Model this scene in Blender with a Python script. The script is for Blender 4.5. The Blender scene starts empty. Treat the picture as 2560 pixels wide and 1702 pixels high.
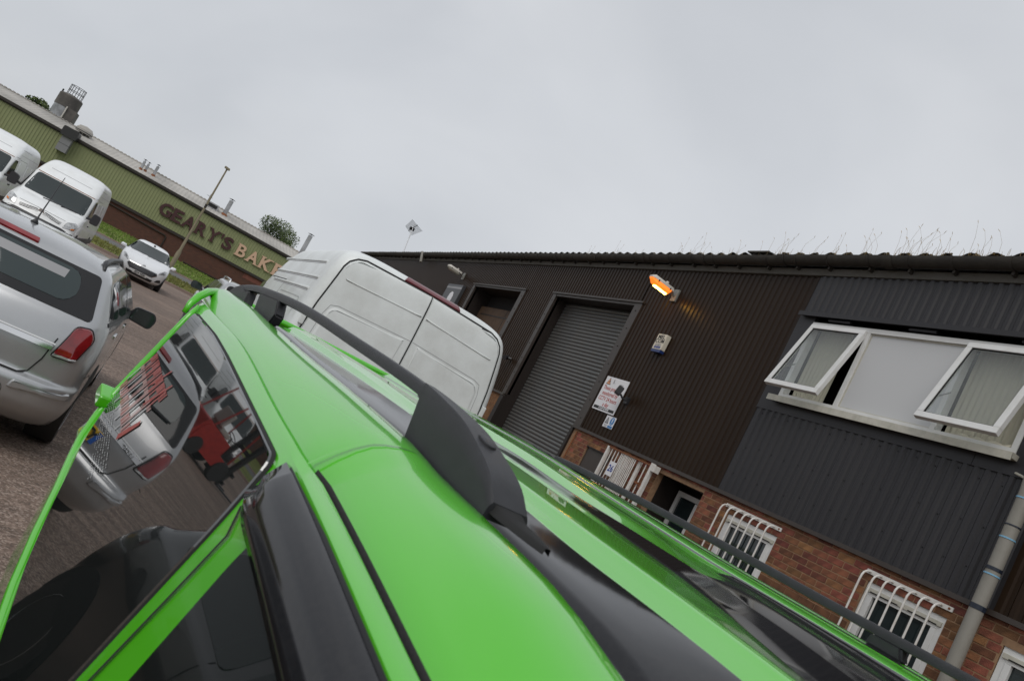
import bpy, bmesh, math, random
import numpy as np
from mathutils import Vector, Matrix
R = math.radians
random.seed(7)
scene = bpy.context.scene
col = scene.collection
# ------------------------------------------------------------------ camera
cd = bpy.data.cameras.new('camera')
cam = bpy.data.objects.new('camera', cd)
col.objects.link(cam)
CAM_H = 1.78
ROLL, PITCH, YAW = R(27.82), R(5.43), R(22.98)
fwd = Vector((math.sin(YAW)*math.cos(PITCH), math.cos(YAW)*math.cos(PITCH), math.sin(PITCH)))
rt0 = Vector((math.cos(YAW), -math.sin(YAW), 0))
up0 = rt0.cross(fwd)
rt = math.cos(ROLL)*rt0 + math.sin(ROLL)*up0
up = -math.sin(ROLL)*rt0 + math.cos(ROLL)*up0
cam.matrix_world = Matrix(((rt.x, up.x, -fwd.x, 0), (rt.y, up.y, -fwd.y, 0), (rt.z, up.z, -fwd.z, CAM_H), (0, 0, 0, 1)))
cd.sensor_fit = 'HORIZONTAL'; cd.sensor_width = 36.0; cd.lens = 1945.5/2560*36.0
cd.clip_start = 0.02; cd.clip_end = 3000
cd.dof.use_dof = True; cd.dof.focus_distance = 7.5; cd.dof.aperture_fstop = 9.0
scene.camera = cam
# ------------------------------------------------------------------ sky and sun (overcast)
SUN_EL, SUN_AZ = R(48), R(-140)          # azimuth clockwise from +Y
w = bpy.data.worlds.new("World"); scene.world = w; w.use_nodes = True
nt = w.node_tree; N = nt.nodes; Lk = nt.links; N.clear()
out = N.new('ShaderNodeOutputWorld'); bg = N.new('ShaderNodeBackground'); bg.inputs['Strength'].default_value = 0.1
sky = N.new('ShaderNodeTexSky'); sky.sky_type = 'NISHITA'; sky.sun_disc = False
sky.sun_elevation = SUN_EL; sky.sun_rotation = SUN_AZ; sky.air_density = 1.0; sky.dust_density = 3.0
tc = N.new('ShaderNodeTexCoord')
mp = N.new('ShaderNodeMapping'); mp.inputs['Scale'].default_value = (1.0, 1.0, 1.7); mp.inputs['Rotation'].default_value = (0.1, 0.25, 0.6)
n1 = N.new('ShaderNodeTexNoise'); n1.inputs['Scale'].default_value = 1.7; n1.inputs['Detail'].default_value = 4.0; n1.inputs['Roughness'].default_value = 0.45; n1.inputs['Distortion'].default_value = 0.5
n2 = N.new('ShaderNodeTexNoise'); n2.inputs['Scale'].default_value = 4.5; n2.inputs['Detail'].default_value = 6.0; n2.inputs['Roughness'].default_value = 0.5
r1 = N.new('ShaderNodeValToRGB')
r1.color_ramp.elements[0].position = 0.30; r1.color_ramp.elements[0].color = (5.35, 5.6, 6.0, 1)
r1.color_ramp.elements[1].position = 0.72; r1.color_ramp.elements[1].color = (6.9, 7.1, 7.4, 1)
r2 = N.new('ShaderNodeValToRGB')
r2.color_ramp.elements[0].position = 0.25; r2.color_ramp.elements[0].color = (0.97, 0.97, 0.972, 1)
r2.color_ramp.elements[1].position = 0.75; r2.color_ramp.elements[1].color = (1.03, 1.03, 1.03, 1)
mul = N.new('ShaderNodeMixRGB'); mul.blend_type = 'MULTIPLY'; mul.inputs['Fac'].default_value = 1.0
mx = N.new('ShaderNodeMixRGB'); mx.inputs['Fac'].default_value = 0.93
Lk.new(tc.outputs['Generated'], mp.inputs['Vector'])
Lk.new(mp.outputs['Vector'], n1.inputs['Vector']); Lk.new(mp.outputs['Vector'], n2.inputs['Vector'])
Lk.new(n1.outputs['Fac'], r1.inputs['Fac']); Lk.new(n2.outputs['Fac'], r2.inputs['Fac'])
Lk.new(r1.outputs['Color'], mul.inputs['Color1']); Lk.new(r2.outputs['Color'], mul.inputs['Color2'])
Lk.new(sky.outputs['Color'], mx.inputs['Color1']); Lk.new(mul.outputs['Color'], mx.inputs['Color2'])
Lk.new(mx.outputs['Color'], bg.inputs['Color']); Lk.new(bg.outputs['Background'], out.inputs['Surface'])
sd = bpy.data.lights.new('sun', 'SUN'); sd.energy = 1.3; sd.angle = R(40); sd.color = (1.0, 0.97, 0.93)
so = bpy.data.objects.new('sun', sd); col.objects.link(so)
sdir = Vector((math.sin(SUN_AZ)*math.cos(SUN_EL), math.cos(SUN_AZ)*math.cos(SUN_EL), math.sin(SUN_EL)))
so.rotation_euler = sdir.to_track_quat('Z', 'Y').to_euler(); so.location = sdir*50
scene.view_settings.view_transform = 'Standard'; scene.view_settings.look = 'None'
scene.view_settings.exposure = 0.0; scene.view_settings.gamma = 1.0; scene.view_settings.use_curve_mapping = False
scene.cycles.max_bounces = 6
# ------------------------------------------------------------------ materials
MATS = {}
def mat(name, c, rough=0.6, metal=0.0, coat=0.0, var=0.0, vscale=8.0, bump=0.0, bscale=60.0, spec=0.5, ior=None,
        dirt=None, dirt_amt=0.0, dirt_scale=2.0, emit=None, estr=0.0, objrand=0.0, alpha=1.0, trans=0.0, stretch=None, coat_rough=0.03, detail=5.0):
    m = bpy.data.materials.new(name); m.use_nodes = True
    t = m.node_tree; b = t.nodes['Principled BSDF']
    b.inputs['Roughness'].default_value = rough; b.inputs['Metallic'].default_value = metal
    b.inputs['Coat Weight'].default_value = coat; b.inputs['Coat IOR'].default_value = 1.52; b.inputs['Coat Roughness'].default_value = coat_rough
    b.inputs['Specular IOR Level'].default_value = spec
    if ior: b.inputs['IOR'].default_value = ior
    b.inputs['Transmission Weight'].default_value = trans
    b.inputs['Alpha'].default_value = alpha
    if emit:
        b.inputs['Emission Color'].default_value = (*emit, 1); b.inputs['Emission Strength'].default_value = estr
    base = None
    tcn = t.nodes.new('ShaderNodeTexCoord'); vec = tcn.outputs['Object']
    if stretch:
        mpn = t.nodes.new('ShaderNodeMapping'); mpn.inputs['Scale'].default_value = stretch
        t.links.new(vec, mpn.inputs['Vector']); vec = mpn.outputs['Vector']
    if var > 0 or objrand > 0:
        rmp = t.nodes.new('ShaderNodeValToRGB')
        nz = t.nodes.new('ShaderNodeTexNoise'); nz.inputs['Scale'].default_value = vscale; nz.inputs['Detail'].default_value = detail
        t.links.new(vec, nz.inputs['Vector'])
        e = rmp.color_ramp.elements
        e[0].position = 0.3; e[0].color = tuple(max(0, x*(1-var)) for x in c)+(1,)
        e[1].position = 0.7; e[1].color = tuple(min(1, x*(1+var)) for x in c)+(1,)
        t.links.new(nz.outputs['Fac'], rmp.inputs['Fac']); base = rmp.outputs['Color']
        if objrand > 0:
            oi = t.nodes.new('ShaderNodeObjectInfo'); hs = t.nodes.new('ShaderNodeHueSaturation')
            mr = t.nodes.new('ShaderNodeMapRange'); mr.inputs['To Min'].default_value = 1-objrand; mr.inputs['To Max'].default_value = 1+objrand*0.8
            t.links.new(oi.outputs['Random'], mr.inputs['Value']); t.links.new(mr.outputs['Result'], hs.inputs['Value'])
            m2 = t.nodes.new('ShaderNodeMath'); m2.operation = 'MULTIPLY_ADD'; m2.inputs[1].default_value = 7.31; m2.inputs[2].default_value = 0.0
            m3 = t.nodes.new('ShaderNodeMath'); m3.operation = 'FRACT'
            m4 = t.nodes.new('ShaderNodeMapRange'); m4.inputs['To Min'].default_value = 0.485; m4.inputs['To Max'].default_value = 0.53
            t.links.new(oi.outputs['Random'], m2.inputs[0]); t.links.new(m2.outputs[0], m3.inputs[0]); t.links.new(m3.outputs[0], m4.inputs['Value']); t.links.new(m4.outputs['Result'], hs.inputs['Hue'])
            t.links.new(base, hs.inputs['Color']); base = hs.outputs['Color']
    if dirt:
        dn = t.nodes.new('ShaderNodeTexNoise'); dn.inputs['Scale'].default_value = dirt_scale; dn.inputs['Detail'].default_value = 8.0; dn.inputs['Roughness'].default_value = 0.65
        t.links.new(vec, dn.inputs['Vector'])
        dr = t.nodes.new('ShaderNodeMapRange'); dr.inputs['From Min'].default_value = 0.42; dr.inputs['From Max'].default_value = 0.75; dr.inputs['To Max'].default_value = dirt_amt
        t.links.new(dn.outputs['Fac'], dr.inputs['Value'])
        mi = t.nodes.new('ShaderNodeMixRGB'); mi.inputs['Color2'].default_value = (*dirt, 1)
        if base: t.links.new(base, mi.inputs['Color1'])
        else: mi.inputs['Color1'].default_value = (*c, 1)
        t.links.new(dr.outputs['Result'], mi.inputs['Fac']); base = mi.outputs['Color']
    if base: t.links.new(base, b.inputs['Base Color'])
    else: b.inputs['Base Color'].default_value = (*c, 1)
    if bump > 0:
        bn = t.nodes.new('ShaderNodeTexNoise'); bn.inputs['Scale'].default_value = bscale; bn.inputs['Detail'].default_value = 4.0
        bp = t.nodes.new('ShaderNodeBump'); bp.inputs['Strength'].default_value = bump; bp.inputs['Distance'].default_value = 0.01
        t.links.new(vec, bn.inputs['Vector']); t.links.new(bn.outputs['Fac'], bp.inputs['Height']); t.links.new(bp.outputs['Normal'], b.inputs['Normal'])
    MATS[name] = m
    return m
GREEN = mat('green_paint', (0.082, 0.50, 0.009), 0.25, coat=1.0, spec=0.5)
BLACKG = mat('black_gloss_paint', (0.010, 0.010, 0.012), 0.07, coat=0.0, spec=0.42, dirt=(0.09, 0.085, 0.08), dirt_amt=0.10, dirt_scale=120)
BLACKP = mat('black_plastic', (0.022, 0.022, 0.025), 0.42, bump=0.12, bscale=900)
RAILM = mat('rail_plastic', (0.020, 0.0205, 0.024), 0.38, bump=0.25, bscale=1300, var=0.2, vscale=30)
RUBBER = mat('rubber', (0.018, 0.017, 0.017), 0.7, bump=0.2, bscale=120)
TINT = mat('tinted_glass', (0.010, 0.012, 0.012), 0.02, spec=1.0, ior=1.85)
GLASSD = mat('car_glass', (0.025, 0.034, 0.034), 0.03, spec=0.6, ior=1.5)
GLASSL = mat('window_glass', (0.028, 0.042, 0.043), 0.03, spec=0.6)
GLASSB = mat('glass_border', (0.012, 0.012, 0.013), 0.05, spec=0.5)
SILVER = mat('silver_paint', (0.47, 0.48, 0.49), 0.30, metal=0.6, coat=0.8, dirt=(0.20, 0.19, 0.17), dirt_amt=0.15, dirt_scale=3)
WHITEP = mat('white_paint', (0.82, 0.84, 0.84), 0.35, coat=0.5, dirt=(0.40, 0.37, 0.31), dirt_amt=0.22, dirt_scale=2.5)
WHITED = mat('white_paint_dirty', (0.74, 0.775, 0.765), 0.42, coat=0.25, dirt=(0.34, 0.33, 0.29), dirt_amt=0.38, dirt_scale=2.2, var=0.03, vscale=200)
WHITEC = mat('white_paint_clean', (0.80, 0.82, 0.84), 0.3, coat=0.6)
GREYP = mat('grey_paint', (0.13, 0.13, 0.135), 0.4, metal=0.3, coat=0.4)
CHROME = mat('chrome', (0.75, 0.75, 0.75), 0.12, metal=1.0)
STEEL = mat('alloy', (0.42, 0.42, 0.43), 0.35, metal=0.8)
REDL = mat('red_lens', (0.20, 0.008, 0.010), 0.08, coat=1.0, var=0.35, vscale=9)
REDDK = mat('dark_red_lens', (0.13, 0.008, 0.014), 0.12, coat=1.0)
CLEAR = mat('lamp_lens', (0.45, 0.46, 0.46), 0.08, metal=0.35, coat=1.0, var=0.45, vscale=16)
AMBER = mat('amber_lens', (0.7, 0.2, 0.02), 0.2)
PLATEY = mat('plate_yellow', (0.75, 0.47, 0.02), 0.35)
PLATEW = mat('plate_white', (0.72, 0.72, 0.70), 0.35)
PBLUE = mat('plate_blue', (0.02, 0.11, 0.45), 0.35)
INK = mat('black_ink', (0.012, 0.012, 0.012), 0.5)
SEAM = mat('shut_line', (0.010, 0.010, 0.010), 0.8)
STKRED = mat('sticker_red', (0.34, 0.05, 0.04), 0.4)
STKWH = mat('sticker_white', (0.42, 0.43, 0.43), 0.45)
STKPK = mat('sticker_faded', (0.42, 0.24, 0.22), 0.4)
FLRED = mat('forklift_red', (0.34, 0.016, 0.010), 0.4, var=0.15)
FLGREY = mat('seat_grey', (0.34, 0.33, 0.30), 0.7)
BROWNC = mat('brown_cladding', (0.0215, 0.0122, 0.0070), 0.34, dirt=(0.036, 0.024, 0.0155), dirt_amt=0.35, dirt_scale=1.2, stretch=(1, 1, 0.25), spec=0.12)
GREYC = mat('grey_cladding', (0.0235, 0.0225, 0.0255), 0.42, dirt=(0.05, 0.047, 0.045), dirt_amt=0.25, dirt_scale=1.5, stretch=(1, 1, 0.25), spec=0.35)
BROWNF = mat('brown_flashing', (0.040, 0.031, 0.026), 0.45, dirt=(0.07, 0.058, 0.05), dirt_amt=0.3, dirt_scale=3)
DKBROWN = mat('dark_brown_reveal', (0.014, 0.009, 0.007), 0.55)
WOODP = mat('stored_board', (0.075, 0.042, 0.022), 0.7, var=0.25, vscale=3)
SHUT = mat('shutter_steel', (0.105, 0.107, 0.105), 0.42, metal=0.35, dirt=(0.16, 0.13, 0.10), dirt_amt=0.35, dirt_scale=5)
BRICKM = mat('brick', (0.185, 0.062, 0.034), 0.85, var=0.38, vscale=9, bump=0.5, bscale=90, objrand=0.42)
MORTAR = mat('mortar', (0.25, 0.15, 0.085), 0.9, var=0.2, vscale=20)
UPVC = mat('white_upvc', (0.66, 0.66, 0.65), 0.35, dirt=(0.42, 0.40, 0.34), dirt_amt=0.3, dirt_scale=6)
PANELW = mat('white_infill_panel', (0.53, 0.535, 0.54), 0.5)
SILLM = mat('sill_plastic', (0.52, 0.50, 0.43), 0.5, dirt=(0.2, 0.2, 0.15), dirt_amt=0.5, dirt_scale=9)
CURTAIN = mat('curtain', (0.47, 0.44, 0.35), 0.9)
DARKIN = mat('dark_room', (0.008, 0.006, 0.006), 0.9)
BARW = mat('white_bar_paint', (0.66, 0.65, 0.62), 0.45, dirt=(0.33, 0.2, 0.11), dirt_amt=0.35, dirt_scale=14)
RUST = mat('rust', (0.20, 0.075, 0.03), 0.85, var=0.4, vscale=60)
PIPE = mat('grey_pipe', (0.24, 0.228, 0.20), 0.55, dirt=(0.16, 0.15, 0.12), dirt_amt=0.5, dirt_scale=4)
TAPE = mat('black_tape', (0.012, 0.018, 0.032), 0.4)
BLUEST = mat('blue_strap', (0.20, 0.42, 0.60), 0.5)
GUTTER = mat('gutter_old', (0.030, 0.027, 0.023), 0.75, dirt=(0.075, 0.065, 0.05), dirt_amt=0.6, dirt_scale=3.5, bump=0.4, bscale=40)
FIBRE = mat('fibre_cement', (0.10, 0.095, 0.085), 0.9, dirt=(0.07, 0.065, 0.05), dirt_amt=0.7, dirt_scale=4, bump=0.5, bscale=30)
MOSS = mat('moss', (0.09, 0.06, 0.02), 0.95, var=0.5, vscale=20)
DRYG = mat('dry_grass', (0.34, 0.25, 0.13), 0.9, var=0.3)
LAMPW = mat('lamp_housing', (0.60, 0.57, 0.52), 0.5, dirt=(0.3, 0.27, 0.2), dirt_amt=0.4, dirt_scale=12)
LAMPG = mat('lamp_grey', (0.22, 0.22, 0.20), 0.5)
LENSO = mat('lit_lens', (0.85, 0.32, 0.06), 0.25, emit=(1.0, 0.20, 0.015), estr=1.1)
TUBE = mat('lit_tube', (1, 0.8, 0.3), 0.4, emit=(1.0, 0.50, 0.07), estr=26.0)
LENSC = mat('unlit_lens', (0.33, 0.32, 0.27), 0.25)
IVORY = mat('ivory_plastic', (0.60, 0.56, 0.46), 0.5)
NAVY = mat('navy_plastic', (0.015, 0.035, 0.14), 0.35)
SIGNW = mat('sign_white', (0.70, 0.70, 0.72), 0.4)
SIGNRED = mat('sign_red', (0.42, 0.035, 0.02), 0.5)
SIGNOR = mat('sign_orange', (0.75, 0.33, 0.16), 0.5)
SIGNBL = mat('sign_blue', (0.05, 0.20, 0.45), 0.5)
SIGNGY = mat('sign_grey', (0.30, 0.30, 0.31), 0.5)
NUMBL = mat('number_blue', (0.02, 0.05, 0.26), 0.5)
DKBOARD = mat('dark_board', (0.05, 0.052, 0.057), 0.4)
GREENCL = mat('green_cladding', (0.235, 0.255, 0.125), 0.55, dirt=(0.16, 0.18, 0.085), dirt_amt=0.4, dirt_scale=0.4, stretch=(1, 1, 0.3))
BROWNTR = mat('dark_trim', (0.022, 0.017, 0.013), 0.6)
LETTERM = mat('maroon_letter', (0.050, 0.014, 0.014), 0.4)
LETTERC = mat('cream_letter', (0.58, 0.385, 0.27), 0.5)
SHEETR = mat('roof_sheet', (0.44, 0.42, 0.385), 0.85, dirt=(0.17, 0.165, 0.15), dirt_amt=0.85, dirt_scale=0.3, stretch=(1, 0.5, 1))
GALV = mat('galvanised', (0.42, 0.43, 0.44), 0.4, metal=0.6, dirt=(0.08, 0.075, 0.07), dirt_amt=0.8, dirt_scale=0.8)
SILOD = mat('silo_dark', (0.075, 0.068, 0.062), 0.7, dirt=(0.22, 0.2, 0.17), dirt_amt=0.5, dirt_scale=0.9)
DUCTD = mat('duct_dark', (0.02, 0.02, 0.021), 0.5)
DUCTG = mat('duct_grey', (0.20, 0.20, 0.21), 0.5)
POSTM = mat('lamp_post_paint', (0.235, 0.20, 0.13), 0.7, dirt=(0.14, 0.12, 0.08), dirt_amt=0.5, dirt_scale=3)
LEAF = mat('leaf', (0.045, 0.072, 0.016), 0.7, var=0.45, vscale=0.9)
LEAFY = mat('leaf_painted_lit', (0.08, 0.112, 0.024), 0.7, var=0.4, vscale=0.9)  # paler leaf tone standing in for light from above
BARK = mat('bark', (0.09, 0.07, 0.05), 0.9, var=0.3)
KERBM = mat('kerb_stone', (0.25, 0.185, 0.155), 0.9, var=0.2, vscale=3)
PATHM = mat('path_asphalt', (0.12, 0.118, 0.115), 0.9, var=0.15, vscale=5)

mat('clear_pane', (.86, .90, .90), .02, trans=.94, ior=1.22, spec=1.0)
# asphalt and verge
def ground_mat():
    m = bpy.data.materials.new('road_surface'); m.use_nodes = True; t = m.node_tree; b = t.nodes['Principled BSDF']
    tcn = t.nodes.new('ShaderNodeTexCoord')
    vo = t.nodes.new('ShaderNodeTexVoronoi'); vo.inputs['Scale'].default_value = 70.0
    nf = t.nodes.new('ShaderNodeTexNoise'); nf.inputs['Scale'].default_value = 55.0; nf.inputs['Detail'].default_value = 6.0; nf.inputs['Roughness'].default_value = 0.7
    nl = t.nodes.new('ShaderNodeTexNoise'); nl.inputs['Scale'].default_value = 0.35; nl.inputs['Detail'].default_value = 6.0
    mpn = t.nodes.new('ShaderNodeMapping'); mpn.inputs['Scale'].default_value = (0.5, 5.0, 1.0); mpn.inputs['Rotation'].default_value = (0, 0, R(12))
    ns = t.nodes.new('ShaderNodeTexNoise'); ns.inputs['Scale'].default_value = 1.2; ns.inputs['Detail'].default_value = 7.0; ns.inputs['Roughness'].default_value = 0.65
    t.links.new(tcn.outputs['Object'], mpn.inputs['Vector']); t.links.new(mpn.outputs['Vector'], ns.inputs['Vector'])
    for n in (vo, nf, nl): t.links.new(tcn.outputs['Object'], n.inputs['Vector'])
    rc = t.nodes.new('ShaderNodeValToRGB')
    e = rc.color_ramp.elements
    e[0].position = 0.05; e[0].color = (0.040, 0.033, 0.028, 1)
    e[1].position = 0.95; e[1].color = (0.48, 0.41, 0.36, 1)
    x = e.new(0.45); x.color = (0.185, 0.135, 0.107, 1)
    x = e.new(0.62); x.color = (0.25, 0.185, 0.15, 1)
    bw = t.nodes.new('ShaderNodeSeparateColor'); t.links.new(vo.outputs['Color'], bw.inputs['Color'])
    mixf = t.nodes.new('ShaderNodeMath'); mixf.operation = 'MULTIPLY_ADD'; mixf.inputs[1].default_value = 0.55
    sc2 = t.nodes.new('ShaderNodeMath'); sc2.operation = 'MULTIPLY'; sc2.inputs[1].default_value = 0.5
    t.links.new(nf.outputs['Fac'], sc2.inputs[0])
    t.links.new(bw.outputs[0], mixf.inputs[0]); t.links.new(sc2.outputs[0], mixf.inputs[2]); t.links.new(mixf.outputs[0], rc.inputs['Fac'])
    m1 = t.nodes.new('ShaderNodeMixRGB'); m1.blend_type = 'MULTIPLY'; m1.inputs['Fac'].default_value = 1.0
    rl = t.nodes.new('ShaderNodeValToRGB'); rl.color_ramp.elements[0].position = 0.3; rl.color_ramp.elements[0].color = (0.72, 0.71, 0.70, 1); rl.color_ramp.elements[1].position = 0.7; rl.color_ramp.elements[1].color = (1.12, 1.1, 1.08, 1)
    t.links.new(nl.outputs['Fac'], rl.inputs['Fac']); t.links.new(rc.outputs['Color'], m1.inputs['Color1']); t.links.new(rl.outputs['Color'], m1.inputs['Color2'])
    m2 = t.nodes.new('ShaderNodeMixRGB'); m2.blend_type = 'MULTIPLY'; m2.inputs['Fac'].default_value = 1.0
    rs = t.nodes.new('ShaderNodeValToRGB'); rs.color_ramp.elements[0].position = 0.36; rs.color_ramp.elements[0].color = (0.66, 0.65, 0.64, 1); rs.color_ramp.elements[1].position = 0.6; rs.color_ramp.elements[1].color = (1.08, 1.07, 1.06, 1)
    t.links.new(ns.outputs['Fac'], rs.inputs['Fac']); t.links.new(m1.outputs['Color'], m2.inputs['Color1']); t.links.new(rs.outputs['Color'], m2.inputs['Color2'])
    t.links.new(m2.outputs['Color'], b.inputs['Base Color'])
    b.inputs['Roughness'].default_value = 0.85
    bp = t.nodes.new('ShaderNodeBump'); bp.inputs['Strength'].default_value = 0.6; bp.inputs['Distance'].default_value = 0.006
    t.links.new(bw.outputs[0], bp.inputs['Height']); t.links.new(bp.outputs['Normal'], b.inputs['Normal'])
    return m
ROAD = ground_mat()
VERGE = mat('verge_grass', (0.12, 0.15, 0.025), 0.95, var=0.5, vscale=1.3, dirt=(0.17, 0.155, 0.04), dirt_amt=0.7, dirt_scale=0.5)
BLADE = mat('grass_blade', (0.115, 0.19, 0.022), 0.8, var=0.5, vscale=0.6)
BLADEY = mat('grass_blade_dry', (0.17, 0.17, 0.045), 0.8, var=0.4, vscale=0.6)
# far brick wall, too far away to tell the bricks apart
def farbrick():
    m = bpy.data.materials.new('far_brickwork'); m.use_nodes = True; t = m.node_tree; b = t.nodes['Principled BSDF']
    tcn = t.nodes.new('ShaderNodeTexCoord'); mpn = t.nodes.new('ShaderNodeMapping'); mpn.inputs['Rotation'].default_value = (R(90), 0, 0)
    br = t.nodes.new('ShaderNodeTexBrick'); br.inputs['Scale'].default_value = 1.0
    br.inputs['Brick Width'].default_value = 0.225; br.inputs['Row Height'].default_value = 0.075; br.inputs['Mortar Size'].default_value = 0.008
    br.inputs['Color1'].default_value = (0.095, 0.032, 0.020, 1); br.inputs['Color2'].default_value = (0.060, 0.022, 0.016, 1); br.inputs['Mortar'].default_value = (0.10, 0.065, 0.045, 1)
    t.links.new(tcn.outputs['Object'], mpn.inputs['Vector']); t.links.new(mpn.outputs['Vector'], br.inputs['Vector']); t.links.new(br.outputs['Color'], b.inputs['Base Color'])
    b.inputs['Roughness'].default_value = 0.9
    return m
FARBRICK = farbrick()

# ------------------------------------------------------------------ helpers
def link(name, me, m, parent=None, loc=None):
    o = bpy.data.objects.new(name, me); col.objects.link(o)
    if m is not None and len(me.materials) == 0:
        for k in (m if isinstance(m, (list, tuple)) else [m]): me.materials.append(k)
    if parent is not None: o.parent = parent
    if loc is not None: o.location = loc
    return o
def tag(o, label, cat, group=None):
    o['label'] = label; o['category'] = cat
    if group: o['group'] = group
    return o
def thing(name, label, cat, loc=(0, 0, 0), rz=0.0, group=None):
    o = bpy.data.objects.new(name, None); col.objects.link(o); o.empty_display_size = 0.2
    o.location = loc; o.rotation_euler = (0, 0, rz)
    return tag(o, label, cat, group)
def copy_tree(o, parent=None):
    c = o.copy(); col.objects.link(c)
    if parent is not None: c.parent = parent
    for ch in list(o.children): copy_tree(ch, c)
    return c
class MB:
    def __init__(s): s.v = []; s.f = []; s.mi = []; s.smooth = False; s.cur = 0
    def add(s, vs, fs):
        k = len(s.v); s.v += [tuple(p) for p in vs]; s.f += [tuple(i+k for i in f) for f in fs]; s.mi += [s.cur]*len(fs)
        return s
    def box(s, x0, x1, y0, y1, z0, z1, rz=0, piv=None):
        vs = [(x, y, z) for x in (x0, x1) for y in (y0, y1) for z in (z0, z1)]
        if rz:
            px, py = piv or ((x0+x1)/2, (y0+y1)/2); c, sn = math.cos(rz), math.sin(rz)
            vs = [(px+(x-px)*c-(y-py)*sn, py+(x-px)*sn+(y-py)*c, z) for x, y, z in vs]
        return s.add(vs, [(0, 1, 3, 2), (4, 6, 7, 5), (0, 4, 5, 1), (2, 3, 7, 6), (0, 2, 6, 4), (1, 5, 7, 3)])
    def tube(s, pts, r, n=8, caps=True, close=False):
        pts = [Vector(p) for p in pts]; rs = r if isinstance(r, (list, tuple)) else [r]*len(pts)
        rings = []; prev = None
        for i, p in enumerate(pts):
            d = (pts[min(i+1, len(pts)-1)]-pts[max(i-1, 0)]).normalized()
            a = prev if prev is not None else (Vector((0, 0, 1)) if abs(d.z) < 0.9 else Vector((1, 0, 0)))
            x = (a-d*a.dot(d)).normalized(); y = d.cross(x); prev = x
            rings.append([p+(x*math.cos(2*math.pi*k/n)+y*math.sin(2*math.pi*k/n))*rs[i] for k in range(n)])
        vs = [q for rg in rings for q in rg]; fs = []
        for i in range(len(rings)-1):
            for k in range(n):
                fs.append((i*n+k, i*n+(k+1) % n, (i+1)*n+(k+1) % n, (i+1)*n+k))
        if caps: fs += [tuple(range(n))[::-1], tuple((len(rings)-1)*n+k for k in range(n))]
        return s.add(vs, fs)
    def lathe(s, prof, axis='Z', c=(0, 0, 0), n=20):
        vs = []; fs = []
        for r, h in prof:
            for k in range(n):
                a = 2*math.pi*k/n; p = (r*math.cos(a), r*math.sin(a), h)
                if axis == 'X': p = (p[2], p[0], p[1])
                if axis == 'Y': p = (p[0], p[2], p[1])
                vs.append((p[0]+c[0], p[1]+c[1], p[2]+c[2]))
        for i in range(len(prof)-1):
            for k in range(n): fs.append((i*n+k, i*n+(k+1) % n, (i+1)*n+(k+1) % n, (i+1)*n+k))
        if prof[0][0] > 1e-4: fs.append(tuple(range(n)))
        if prof[-1][0] > 1e-4: fs.append(tuple((len(prof)-1)*n+k for k in range(n)))
        return s.add(vs, fs)
    def prism(s, poly, axis, a, b):
        """poly 2D extruded along axis between a and b; axis X: poly=(y,z); Y: (x,z); Z: (x,y)"""
        n = len(poly); vs = []
        for h in (a, b):
            for p in poly:
                vs.append({'X': (h, p[0], p[1]), 'Y': (p[0], h, p[1]), 'Z': (p[0], p[1], h)}[axis])
        fs = [tuple(range(n))[::-1], tuple(range(n, 2*n))]+[(i, (i+1) % n, n+(i+1) % n, n+i) for i in range(n)]
        return s.add(vs, fs)
    def grid(s, P):
        """P: rows of points"""
        k = len(P[0]); vs = [q for row in P for q in row]
        return s.add(vs, [(i*k+j, i*k+j+1, (i+1)*k+j+1, (i+1)*k+j) for i in range(len(P)-1) for j in range(k-1)])
    def build(s, name, m, parent=None, smooth=None, loc=None, fix=True, bevel=0):
        me = bpy.data.meshes.new(name); me.from_pydata(s.v, [], s.f); me.update()
        for k in (m if isinstance(m, (list, tuple)) else [m]): me.materials.append(k)
        if any(s.mi): me.polygons.foreach_set('material_index', s.mi)
        if fix or bevel:
            bm = bmesh.new(); bm.from_mesh(me)
            if fix: bmesh.ops.recalc_face_normals(bm, faces=bm.faces)
            if bevel: bmesh.ops.bevel(bm, geom=list(bm.edges), offset=bevel, segments=2, affect='EDGES', profile=0.6)
            bm.to_mesh(me); bm.free()
        if smooth if smooth is not None else s.smooth:
            me.polygons.foreach_set('use_smooth', [True]*len(me.polygons))
        return link(name, me, None, parent, loc)
def sharp(o, ang=35):
    """smooth faces, sharp edges over an angle"""
    bm = bmesh.new(); bm.from_mesh(o.data)
    for f in bm.faces: f.smooth = True
    for e in bm.edges:
        if len(e.link_faces) == 2 and e.calc_face_angle(0) > R(ang): e.smooth = False
    bm.to_mesh(o.data); bm.free(); return o
def pchip(x, y, q):
    x = np.asarray(x, float); y = np.asarray(y, float); q = np.atleast_1d(np.asarray(q, float))
    h = np.diff(x); d = np.diff(y)/h; m = np.zeros(len(x))
    for i in range(1, len(x)-1):
        if d[i-1]*d[i] > 0:
            w1 = 2*h[i]+h[i-1]; w2 = h[i]+2*h[i-1]; m[i] = (w1+w2)/(w1/d[i-1]+w2/d[i])
    m[0] = d[0]; m[-1] = d[-1]
    k = np.clip(np.searchsorted(x, q)-1, 0, len(x)-2); t = (q-x[k])/h[k]
    hz = np.clip(t, 0, 1)
    r = (2*hz**3-3*hz**2+1)*y[k]+(hz**3-2*hz**2+hz)*h[k]*m[k]+(-2*hz**3+3*hz**2)*y[k+1]+(hz**3-hz**2)*h[k]*m[k+1]
    r = np.where(t < 0, y[0]+m[0]*(q-x[0]), r); r = np.where(t > 1, y[-1]+m[-1]*(q-x[-1]), r)
    return r
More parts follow.
